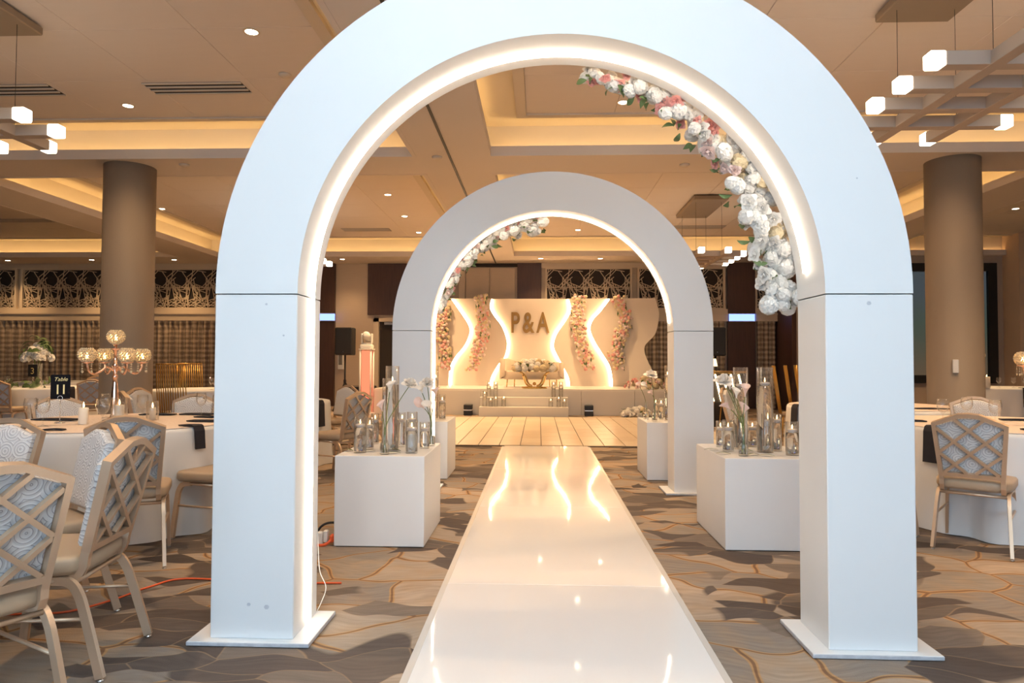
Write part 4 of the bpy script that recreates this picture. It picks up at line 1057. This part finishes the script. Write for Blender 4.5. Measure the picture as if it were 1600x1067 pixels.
chair(-2.12, 8.55, -.98, -.05, 'gold banquet chair seen edge-on behind the vases of the near left plinth', G1)
chair(3.00, 4.83, .62, .78, 'gold lattice-back banquet chair at the right dining table, nearest the camera', G2)
chair(2.44, 5.20, .96, .26, 'gold banquet chair half hidden behind the right pillar of the large arch', G2)
chair(4.20, 6.66, -.35, -.93, 'gold banquet chair with pale pad across the right dining table', G2)
chair(2.72, 9.05, .85, -.45, 'gold banquet chair behind the tall vases of the near right plinth', G2)
chair(-8.80, 11.0, -.15, 1., 'gold lattice-back banquet chair at the far left table, cut by the left edge', G1)
chair(-7.88, 11.75, -.55, .83, 'gold lattice-back banquet chair right behind the eleven sign', G1)
chair(-10.05, 15.05, -.75, .6, 'gold lattice-back banquet chair beside the left column, behind another chair', G1)

# ------------------------------------------------------------------ tables
def table(x, y, label, lace=True, r=.9, seed=1, h=.76):
    t = thing('banquet_table', label, 'table', (x, y, 0), 0, 'round banquet tables')
    rnd = random.Random(seed); n = 120; ph = [rnd.uniform(0, 6) for _ in range(4)]
    prof = [(.02, h), (r*.97, h), (r, h-.006), (r+.008, h-.03)] + [(r+.008+.03*v, h-.03-(h-.035)*v) for v in (.15, .3, .5, .75, 1.)]
    vs = []
    for j, (q, z) in enumerate(prof):
        for i in range(n):
            a = 2*PI*i/n; v = max(0, (h-.03-z)/(h-.03)); w = .030*v*(math.sin(13*a+ph[0])+.6*math.sin(21*a+ph[1])+.4*math.sin(5*a+ph[2]))
            vs.append(((q+w)*math.cos(a), (q+w)*math.sin(a), max(z, .006)))
    k = len(prof); fs = [(j*n+i, (j+1)*n+i, (j+1)*n+(i+1) % n, j*n+(i+1) % n) for j in range(k-1) for i in range(n)] + [tuple(range(n))]
    MB().add(vs, fs).build('tablecloth', m_cloth, t, True)
    if lace: MB().lathe([(r*.985, h+.001), (r*.985, h+.005)], 72).build('lace_overlay', m_lace, t)
    return t
table(-3.30, 5.30, 'round white-clothed dining table with the eleven sign and candelabra', seed=1)
table(3.78, 5.62, 'round white-clothed dining table behind the nearest chair on the right', seed=2)
table(-3.20, 2.45, 'round white-clothed table outside the left edge, beside the profile chair', seed=3)
table(-3.50, 8.30, 'round white-clothed table behind the near left plinth', False, seed=4)
table(3.80, 7.95, 'round white-clothed table between the near right plinth and the right column', seed=5)
table(-9.1, 12.2, 'round white-clothed table with a tall white flower vase at the far left', False, seed=6)
table(-11.2, 15.6, 'distant white-clothed table before the far left curtain', False, seed=7)
table(9.75, 14.6, 'distant white-clothed table right of the right column', False, seed=8)
table(-5.75, 11.6, 'distant white-clothed table with pink flowers among the gold wire chairs', False, seed=9)

# ------------------------------------------------------------------ table settings
glass_me = MB().lathe([(.034, 0), (.030, .003), (.006, .008), (.0042, .02), (.0042, .075), (.012, .084), (.030, .100), (.040, .125), (.0415, .150), (.036, .190), (.0345, .190), (.040, .150), (.0385, .126), (.028, .102), (.002, .088)], 20, cap1=False).mesh('wine_glass', m_glass, True)
def glass(x, y, label, z=.766, s=1.0):
    o = tag(put('wine_glass', glass_me), label, 'wine glass', 'wine glasses on the tables'); o.location = (x, y, z); o.scale = (s, s, s)
for x, y, lb in ((-3.74, 4.90, 'leftmost on the table with the eleven sign'), (-3.60, 4.84, 'second from the left on the table with the eleven sign'), (-3.62, 5.60, 'left of the sign stand, far side of its table'), (-3.13, 4.80, 'large, before the sign stand'), (-3.22, 5.45, 'behind the leftmost pillar candle'),
                 (-2.94, 5.86, 'right of the candelabra, near the sideways chair'), (-2.72, 5.72, 'left of a pair at the right of the eleven table'), (-2.62, 5.50, 'middle of the three at the right of the eleven table'), (-2.58, 5.84, 'rightmost on the eleven table')):
    glass(x, y, 'clear wine glass '+lb, s=1.06)
for x, y, lb in ((3.20, 5.55, 'leftmost on the right dining table'), (3.55, 5.82, 'second from left on the right dining table'), (3.52, 5.42, 'behind the chair top on the right dining table'), (3.98, 5.62, 'beside the pillar candle on the right dining table'), (3.42, 7.4, 'at the left on the table before the right column'),
                 (9.30, 14.2, 'left of three on the far right table'), (9.56, 14.15, 'middle of three on the far right table'), (9.78, 14.15, 'right of three on the far right table'), (-8.62, 11.72, 'before the white flower vase at the far left'), (-8.45, 11.85, 'right of the white flower vase at the far left'), (-9.25, 11.55, 'left of the white flower vase at the far left'),
                 (-5.45, 11.2, 'left of the pink flowers near the arch'), (-5.25, 11.35, 'right, near the pink flowers by the arch')):
    glass(x, y, 'clear wine glass '+lb, s=1.06)
def pillar_candle(x, y, h, label, holder=True, r=.034, z=.7655):
    t = thing('pillar_candle', label, 'candle', (x, y, z), 0, 'pillar candles on the tables')
    MB().lathe([(r-.003, 0), (r, .004), (r, h-.004), (r-.004, h), (.004, h-.004)], 24).build('wax', m_wax, t, True)
    flame(t, h-.003, 1.2)
    if holder: MB().lathe([(r+.022, 0), (r+.022, h+.055), (r+.020, h+.055), (r+.020, .003), (.003, .003)], 24, cap1=False).build('glass_sleeve', m_glass, t, True)
pillar_candle(-3.42, 5.02, .125, 'ivory pillar candle without sleeve on the eleven table', False)
pillar_candle(-3.17, 5.06, .145, 'ivory pillar candle in a tall glass sleeve before the candelabra')
pillar_candle(-3.12, 5.42, .10, 'short ivory candle in a low glass sleeve right of the candelabra', r=.024)
pillar_candle(3.95, 5.35, .15, 'ivory pillar candle in glass on the right dining table')
pillar_candle(4.15, 5.55, .16, 'slim ivory candle cut by the right edge of the photo', r=.022)
pillar_candle(9.0, 14.1, .22, 'ivory candle on the far right table beside its candelabra', False, .06)
def napkin(x, y, a, label, drape=0., w=.12, L=.30, z=.768):
    """folded black napkin; drape > 0 lets it hang over the table edge along local -y"""
    t = thing('napkin', label, 'napkin', (x, y, 0), a, 'black napkins on the tables'); b = MB()
    P = [(L*.5, z), (0, z+.004), (-L*.5+.01, z)]
    if drape: P = [(L*.5, z), (.06, z+.004), (0, z+.006), (-.018, z-.002), (-.030, z-.03), (-.036, z-drape*.6), (-.042, z-drape)]
    vs = []
    for y_, z_ in P: vs += [(-w/2, y_, z_), (w/2, y_, z_), (-w/2, y_+.006, z_+.009), (w/2, y_+.006, z_+.009)]
    fs = []
    for i in range(len(P)-1):
        a_ = 4*i; b_ = a_+4; fs += [(a_, b_, b_+1, a_+1), (a_+2, a_+3, b_+3, b_+2), (a_, a_+2, b_+2, b_), (a_+1, b_+1, b_+3, a_+3)]
    fs += [(0, 1, 3, 2), (4*len(P)-4, 4*len(P)-2, 4*len(P)-1, 4*len(P)-3)]
    b.add(vs, fs); b.build('folded_cloth', m_blackfab, t)
def edge_napkin(cx, cy, ang, label, drape, w=.12):
    r = .91; napkin(cx+r*math.cos(ang), cy+r*math.sin(ang), ang+PI/2, label, drape, w)
edge_napkin(-3.30, 5.30, -.46, 'black napkin hanging over the edge of the eleven table near the arch', .16, .085)
napkin(-2.58, 5.30, 1.4, 'black napkin lying flat at the right of the eleven table, nearer', w=.10, L=.36)
napkin(-2.72, 5.68, 1.35, 'black napkin lying flat at the right of the eleven table, farther', w=.10, L=.36)
napkin(-3.02, 5.98, 1.5, 'black napkin lying flat below the sideways chair', w=.12)
napkin(-3.86, 5.35, 1.5, 'black napkin lying left of the sign stand', w=.12, L=.36)
napkin(-3.30, 4.56, 1.7, 'black napkin tip at the near edge of the eleven table', w=.05, L=.14)
napkin(-3.35, 5.92, 1.6, 'black napkin at the far side of the eleven table', w=.10)
edge_napkin(3.78, 5.62, PI+.45, 'black napkin hanging over the edge beside the right arch pillar', .26, .16)
napkin(3.62, 5.12, 1.8, 'dark napkin with ribbon lying before the pillar candle on the right table', w=.05, L=.24)
napkin(4.08, 5.95, 1.3, 'black napkin lying at the far side of the right table', w=.10, L=.3)
napkin(3.05, 5.8, 1.4, 'black napkin lying flat beside the right arch pillar', w=.1, L=.3)
edge_napkin(3.80, 7.95, PI+.15, 'black napkin hanging from the table behind the near right plinth', .22, .13)
napkin(4.15, 7.35, 1.4, 'black napkin lying on the table before the right column', w=.10, L=.36)
edge_napkin(9.75, 14.6, -1.75, 'black napkin hanging from the far right table', .36, .30)
edge_napkin(-9.1, 12.2, -.5, 'black napkin hanging from the far left table beside a chair', .35, .2)
edge_napkin(-9.1, 12.2, -2.2, 'black napkin hanging at the left of the far left table', .35, .2)
edge_napkin(-3.50, 8.30, -.25, 'black napkin hanging from the table behind the near left plinth', .3, .14)

# candelabra with crystal bowls
def bead_globe(mb, c, r, rows=8, n=18, s=.0105):
    for j in range(rows):
        th = PI*(.22+.66*j/(rows-1)); rr_ = r*math.sin(th); z = r*.92*math.cos(th)
        for i in range(n):
            a = 2*PI*(i+.5*(j % 2))/n; x, y = rr_*math.cos(a), rr_*math.sin(a); p = Vector((c[0]+x, c[1]+y, c[2]+z))
            mb.add([p+Vector(q)*s for q in ((1,0,0),(0,1,0),(-1,0,0),(0,-1,0),(0,0,1.25),(0,0,-1.25))], [(0,1,4),(1,2,4),(2,3,4),(3,0,4),(1,0,5),(2,1,5),(3,2,5),(0,3,5)])
def candelabra(x, y, label, ang0, z=.766, S=1., cups_light=True):
    t = thing('candelabra', label, 'candelabra', (x, y, z), ang0, 'crystal candelabras on the tables'); t.scale = (S, S, S)
    MB().lathe([(.085, 0), (.085, .008), (.06, .016), (.032, .03), (.026, .06), (.030, .12), (.026, .20), (.018, .30), (.016, .335), (.022, .345), (.022, .36), (.014, .37), (.014, .43), (.022, .445), (.012, .46), (.011, .56), (.034, .57), (.034, .574), (.010, .578), (.012, .60)], 24).build('stem', m_rosegold, t, True)
    def cup(par, c):
        b = MB(); bead_globe(b, (c[0], c[1], c[2]+.055), .060); b.build('crystal_bowl', m_crystal, par)
        MB().lathe([(.026, .004), (.030, .012), (.012, .014)], 14, c=c).build('bowl_foot', m_rosegold, par, True)
        MB().lathe([(.0012, .018), (.013, .03), (.010, .05), (.0012, .07)], 10, c=c).build('candle_glow', glow_em, par, True)
    top = MB().lathe([(.010, .0), (.030, .018), (.012, .03)], 14, c=(0, 0, .60)).build('top_holder', m_rosegold, t, True); cup(top, (0, 0, .615))
    for k in range(4):
        a = k*PI/2; ca, sa = math.cos(a), math.sin(a)
        P = smooth_curve([(.012*ca, .012*sa, .40), (.06*ca, .06*sa, .43), (.10*ca, .10*sa, .40), (.15*ca, .15*sa, .375), (.19*ca, .19*sa, .40), (.205*ca, .205*sa, .455)], 6)
        arm = MB().tube(P, .009, 8).build('arm', m_rosegold, t, True); e = (.205*ca, .205*sa, .465)
        MB().lathe([(.006, -.012), (.045, .0), (.045, .004), (.010, .006)], 16, c=e).build('drip_plate', m_rosegold, arm, True); cup(arm, (e[0], e[1], e[2]+.004))
        pend = MB()
        for q in range(4):
            b_ = q*PI/2+.5; px, py = e[0]+.042*math.cos(b_), e[1]+.042*math.sin(b_)
            for m_ in range(4):
                s = .005 if m_ < 3 else .009; p = Vector((px, py, e[2]-.012-.018*m_-(.006 if m_ == 3 else 0)))
                pend.add([p+Vector(v)*s for v in ((1,0,0),(0,1,0),(-1,0,0),(0,-1,0),(0,0,1.5),(0,0,-1.5))], [(0,1,4),(1,2,4),(2,3,4),(3,0,4),(1,0,5),(2,1,5),(3,2,5),(0,3,5)])
        pend.build('crystal_pendants', m_crystal, arm, kind='stuff')
candelabra(-3.36, 5.30, 'rose gold candelabra with five glowing crystal bowls on the eleven table', .95)
candelabra(4.10, 5.68, 'crystal candelabra cut by the right edge of the photo', .25)
candelabra(8.93, 14.5, 'distant gold candelabra just right of the right column', .2, S=1.25)

# table sign
t = thing('table_sign', 'black table sign with gold number 11 on a clip stand', 'sign', (-3.66, 5.10, .766), .50)
MB().lathe([(.035, 0), (.035, .004), (.004, .010)], 20).build('stand_base', m_chrome, t, True)
MB().tube([(0, 0, .006), (0, 0, .185)], .003, 8).build('stand_rod', m_chrome, t, True)
MB().tube([(.016*math.cos(2*PI*i/16), -.008, .192+.016*math.sin(2*PI*i/16)) for i in range(17)], .0025, 6, cap=False).build('clip_ring', m_chrome, t, True)
sg = MB().bbox(-.064, .064, -.003, .003, .185, .370, .001).build('card', mat('card_black', (.012, .012, .016), .9, var=.2, spec=.1), t)
def flat_text(body, size, loc, parent, m, name='lettering', shear=0.):
    cu = bpy.data.curves.new('t', 'FONT'); cu.body = body; cu.size = size; cu.extrude = .0004; cu.align_x = 'CENTER'; cu.shear = shear
    o = bpy.data.objects.new('t', cu); col.objects.link(o); bpy.context.view_layer.update()
    me = bpy.data.meshes.new_from_object(o.evaluated_get(bpy.context.evaluated_depsgraph_get())); bpy.data.objects.remove(o)
    for v in me.vertices: v.co = Vector((v.co.x, -v.co.z, v.co.y))
    me.materials.clear(); me.materials.append(m); q = put(name, me, parent); q.location = loc; return q
m_foil = mat('gold_foil', (.85, .66, .28), .35, .3, var=.1)
flat_text('1', .105, (-.018, -.0042, .222), sg, m_foil, 'digit'); flat_text('1', .105, (.022, -.0042, .222), sg, m_foil, 'digit'); flat_text('Table', .040, (0, -.0042, .322), sg, m_foil, shear=.3)

# flower vase on the far left table with number three card
t = thing('flower_vase', 'tall vase of white flowers and greenery on the far left table', 'vase', (-9.2, 12.2, .766))
MB().lathe([(.07, 0), (.075, .01), (.085, .42), (.082, .42), (.072, .02), (.002, .015)], 20, cap1=False).build('glass_wall', m_glass, t, True)
for i in range(44):
    a = i*2.4; q = math.sqrt((i+.5)/44); d = Vector((q*math.cos(a), q*math.sin(a), .9-.4*q))
    me = R.choice(PUFF_W+ROSE_W) if i % 2 else LEAF; o = put('leaf' if me is LEAF else 'white_blossom', me, t)
    orient(o, (d.x*.24, d.y*.2, .50+.30*(1-q)+(.12 if me is LEAF else 0)), d, .15 if me is not LEAF else .19, a)
for i in range(5): MB().tube([(.03*math.cos(i*1.3), .03*math.sin(i*1.3), .02), (.06*math.cos(i*1.3+2), .06*math.sin(i*1.3+2), .5)], .006, 6).build('stem', m_stem, t, True)
t = thing('number_card', 'small black card with number 3 under the white flowers', 'sign', (-9.12, 11.98, .93))
cd_ = MB().bbox(-.085, .085, -.006, .006, .02, .24, .002).build('card', m_black, t); flat_text('3', .16, (0, -.0075, .07), cd_, m_foil)
MB().tube([(0, .004, -.16), (0, .004, .04)], .006, 6).build('stand_rod', m_chrome, t)
bouquet((-8.95, 11.62, .766), .38, .12, .08, 14, [LEAF], 'low green leaf runner on the far left table', .16, 41, 'greenery')
bouquet((-5.30, 11.75, .766), .30, .2, .24, 22, ROSE_B+PUFF_W, 'pink and white table flowers beside the left pillar of the large arch', .17, 42)
t = bouquet((-4.78, 11.3, 1.86), .20, .16, .20, 16, ROSE_B+PUFF_C, 'peach flower ball on a stand at the left pillar of the large arch', .15, 43)
MB().tube([(0, 0, .02), (0, 0, -1.09)], .012, 8).build('stand_rod', m_rosegold, t); MB().lathe([(.09, -1.094), (.09, -1.08), (.01, -1.07)], 20).build('stand_base', m_rosegold, t, True)

# tall gold wire chairs
def wire_chair(x, y, fx, fy, label, bend=0.):
    t = thing('wire_chair', label, 'chair', (x, y, 0), math.atan2(-fx, fy), 'tall gold wire chairs')
    cushion(MB(), [(a, b) for a, b in ellip(.22, .21, 24, 4.)], .40, .47, .018).build('seat', m_seat, t, True)
    for i in range(13):
        u = -1+2*i/12; MB().tube([(u*.21, -.20-.02*(1-u*u), .40), (u*.22, -.24-.03*(1-u*u), .75), (u*.21, -.30-.03*(1-u*u), 1.20)], .0085, 6).build('back_rod', m_goldwire, t, True)
    for z, y_, w in ((.42, -.20, .21), (1.195, -.30, .215)): MB().tube([(-w, y_, z), (0, y_-.03, z), (w, y_, z)], .010, 6).build('back_rail', m_goldwire, t, True)
    for s in (-1, 1):
        for y_ in (.17, -.18): MB().tube([(s*.19, y_, .41), (s*.20, y_*1.15, 0)], .011, 6).build('leg', m_goldwire, t, True)
wire_chair(-5.60, 10.45, -.05, 1., 'tall gold wire chair with its fanned back to the camera, left of the arch pillar')
wire_chair(-6.85, 11.35, .98, .15, 'tall gold wire chair right next to the left column')
wire_chair(-6.45, 12.5, .6, -.8, 'tall gold wire chair between two others behind the left tables')
wire_chair(4.05, 11.0, .96, -.27, 'tall gold wire chair seen edge-on, leftmost of three behind the right plinth')
wire_chair(4.66, 12.2, .96, -.27, 'tall gold wire chair seen edge-on, middle of three behind the right plinth')
wire_chair(5.24, 13.3, .96, -.27, 'tall gold wire chair seen edge-on, beside the right arch pillar')
wire_chair(6.35, 12.2, .8, .6, 'tall gold wire chair between the right arch pillar and the right column')

# ------------------------------------------------------------------ sound and light gear
def speaker(x, y, zb, w, h, label, slabel):
    t = thing('loudspeaker', label, 'loudspeaker', (x, y, zb), 0, 'black loudspeakers on stands')
    MB().bbox(-w/2, w/2, -.16, .18, 0, h, .02).build('cabinet', m_black, t)
    MB().bbox(-w/2+.015, w/2-.015, -.175, -.155, .02, h-.02, .006).build('grille', m_speaker, t)
    MB().lathe([(.014, 0), (.014, .004)], 12, M=Matrix.Translation((0, -.176, .08)) @ Matrix.Rotation(PI/2, 4, 'X')).build('badge', m_chrome, t)
    s = thing('speaker_stand', slabel, 'stand', (x, y, 0), 0, 'tripod speaker stands')
    MB().tube([(0, 0, .35), (0, 0, zb-.002)], .022, 10).build('pole', m_black, s, True)
    MB().lathe([(.035, .70), (.035, .80)], 12).build('collar', m_black, s)
    for k in range(3):
        a = k*2*PI/3+.5; MB().tube([(.02*math.cos(a), .02*math.sin(a), .72), (.42*math.cos(a), .42*math.sin(a), .015)], .014, 8).build('leg', m_black, s, True)
speaker(-4.72, 16.5, 1.40, .42, .67, 'black loudspeaker on a stand left of the coral light column', 'black tripod stand under the left loudspeaker')
speaker(3.94, 15.4, 1.40, .39, .63, 'black loudspeaker half hidden by the right of the smaller arch', 'black tripod stand under the right loudspeaker')
t = thing('light_totem', 'tall column glowing coral pink beside the black loudspeaker', 'light column', (-4.06, 16.0, 0))
MB().bbox(-.10, .10, -.10, .10, .05, 1.50, .004).build('glowing_scrim', coral_em, t)
for sx_ in (-1, 1):
    for sy_ in (-1, 1): MB().tube([(sx_*.125, sy_*.125, .03), (sx_*.125, sy_*.125, 1.52)], .022, 8).build('truss_tube', m_plastic, t, True)
MB().bbox(-.19, .19, -.19, .19, 0, .04, .006).build('base_plate', m_plastic, t); MB().bbox(-.16, .16, -.16, .16, 1.52, 1.545, .006).build('top_plate', m_plastic, t)
t = thing('moving_light', 'white moving head spotlight on top of the coral light column', 'spotlight', (-4.06, 16.0, 1.546))
MB().bbox(-.14, .14, -.12, .12, 0, .10, .02).build('base', m_plastic, t)
y_ = MB(); y_.bbox(-.13, .13, -.05, .05, .10, .14, .01); y_.bbox(-.135, -.095, -.06, .06, .12, .36, .015); y_.bbox(.095, .135, -.06, .06, .12, .36, .015); y_.build('yoke', m_plastic, t)
MB().lathe([(.07, -.14), (.09, -.10), (.09, .08), (.075, .13), (.03, .14)], 20, M=Matrix.Translation((0, 0, .29)) @ Matrix.Rotation(1.2, 4, 'X')).build('head', m_plastic, t, True)
t = thing('road_case', 'black equipment case on the floor below the left loudspeaker', 'case', (-4.55, 17.35, 0))
MB().bbox(-.35, .35, -.25, .25, 0, .62, .01).build('case_body', m_black, t)
for z in (.02, .42, .60): MB().bbox(-.355, .355, -.255, -.245, z, z+.02, .003).build('case_edge', m_chrome, t)
t = tag(MB().bbox(-5.62, -5.46, RY1-.10, RY1-.001, 1.02, 1.62, .01).build('wall_box', m_plastic), 'white wall box beside the dark wood pier, left of the loudspeaker', 'wall box')
MB().bbox(-5.59, -5.49, RY1-.106, RY1-.10, 1.15, 1.45, .003).build('box_window', m_chrome, t)
# lit gold bar front behind the smaller arch
t = thing('lit_bar', 'small gold bar with glowing slanted strips behind the right of the smaller arch', 'bar', (3.62, 13.6, 0))
MB().bbox(-.55, .40, -.25, .25, 1.04, 1.085, .006).build('bar_top', m_gold2, t)
MB().bbox(-.50, .34, -.18, .22, .0, 1.04, .006).build('bar_body', m_dark, t)
for k in range(6):
    x = -.45+k*.15; MB().tube([(x-.05, -.20, 1.02), (x+.07, -.20, .50)], .022, 4, .012, upv=(0, 1, 0)).build('glow_strip', bar_em, t)
    MB().tube([(x+.07, -.21, .50), (x+.02, -.21, .03)], .012, 4, upv=(0, 1, 0)).build('gold_strip', m_gold2, t)
t = thing('table_lamp', 'small cream table lamp standing on the lit gold bar', 'lamp', (3.42, 13.6, 1.086))
MB().lathe([(.06, 0), (.06, .01), (.012, .02), (.012, .10)], 16).build('lamp_base', m_gold2, t, True)
MB().lathe([(.10, .09), (.07, .24)], 20, cap0=False, cap1=False).build('lamp_shade', emis('shade_glow', (1., .75, .4), 1.2), t, True)

# ------------------------------------------------------------------ cords
def cord(name, pts, r, m, label, k=8):
    return tag(MB().tube(smooth_curve(pts, k), r, 8).build(name, m, None, True), label, 'cord')
cord('extension_cord', [(-1.10, 3.82, .006), (-1.5, 3.80, .006), (-2.0, 3.85, .006), (-2.13, 3.70, .006), (-2.20, 3.50, .006), (-2.32, 3.32, .006), (-2.52, 3.28, .006), (-2.8, 3.22, .006), (-3.1, 3.0, .006)], .0055, m_orange, 'orange extension cord lying under the left chairs')
t = thing('power_strip', 'white and orange plugs joined on the floor left of the near left plinth', 'plug', (-1.44, 4.62, 0))
MB().bbox(-.06, -.02, -.02, .02, .001, .09, .008).build('white_plug', m_plastic, t); MB().bbox(-.015, .015, -.02, .02, .02, .10, .006).build('white_plug', m_plastic, t)
MB().bbox(.03, .06, -.03, .015, .02, .075, .01).build('orange_plug', m_orange, t)
MB().tube(smooth_curve([(-.08, -.03, .008), (0, -.04, .01), (.045, -.02, .04)], 6), .010, 8).build('orange_lead', m_orange, t, True)
MB().tube(smooth_curve([(-.09, .03, .01), (-.06, .05, .10), (0, .06, .135), (.07, .06, .12), (.07, .06, .01)], 6), .008, 8).build('black_lead', m_black, t, True)
cord('thin_wire', [(-1.085, 3.33, .50), (-1.078, 3.335, .35), (-1.07, 3.34, .22), (-1.04, 3.345, .14), (-1.06, 3.345, .07), (-1.09, 3.34, .006)], .0022, m_plastic, 'thin white wire hanging behind the left pillar of the large arch')
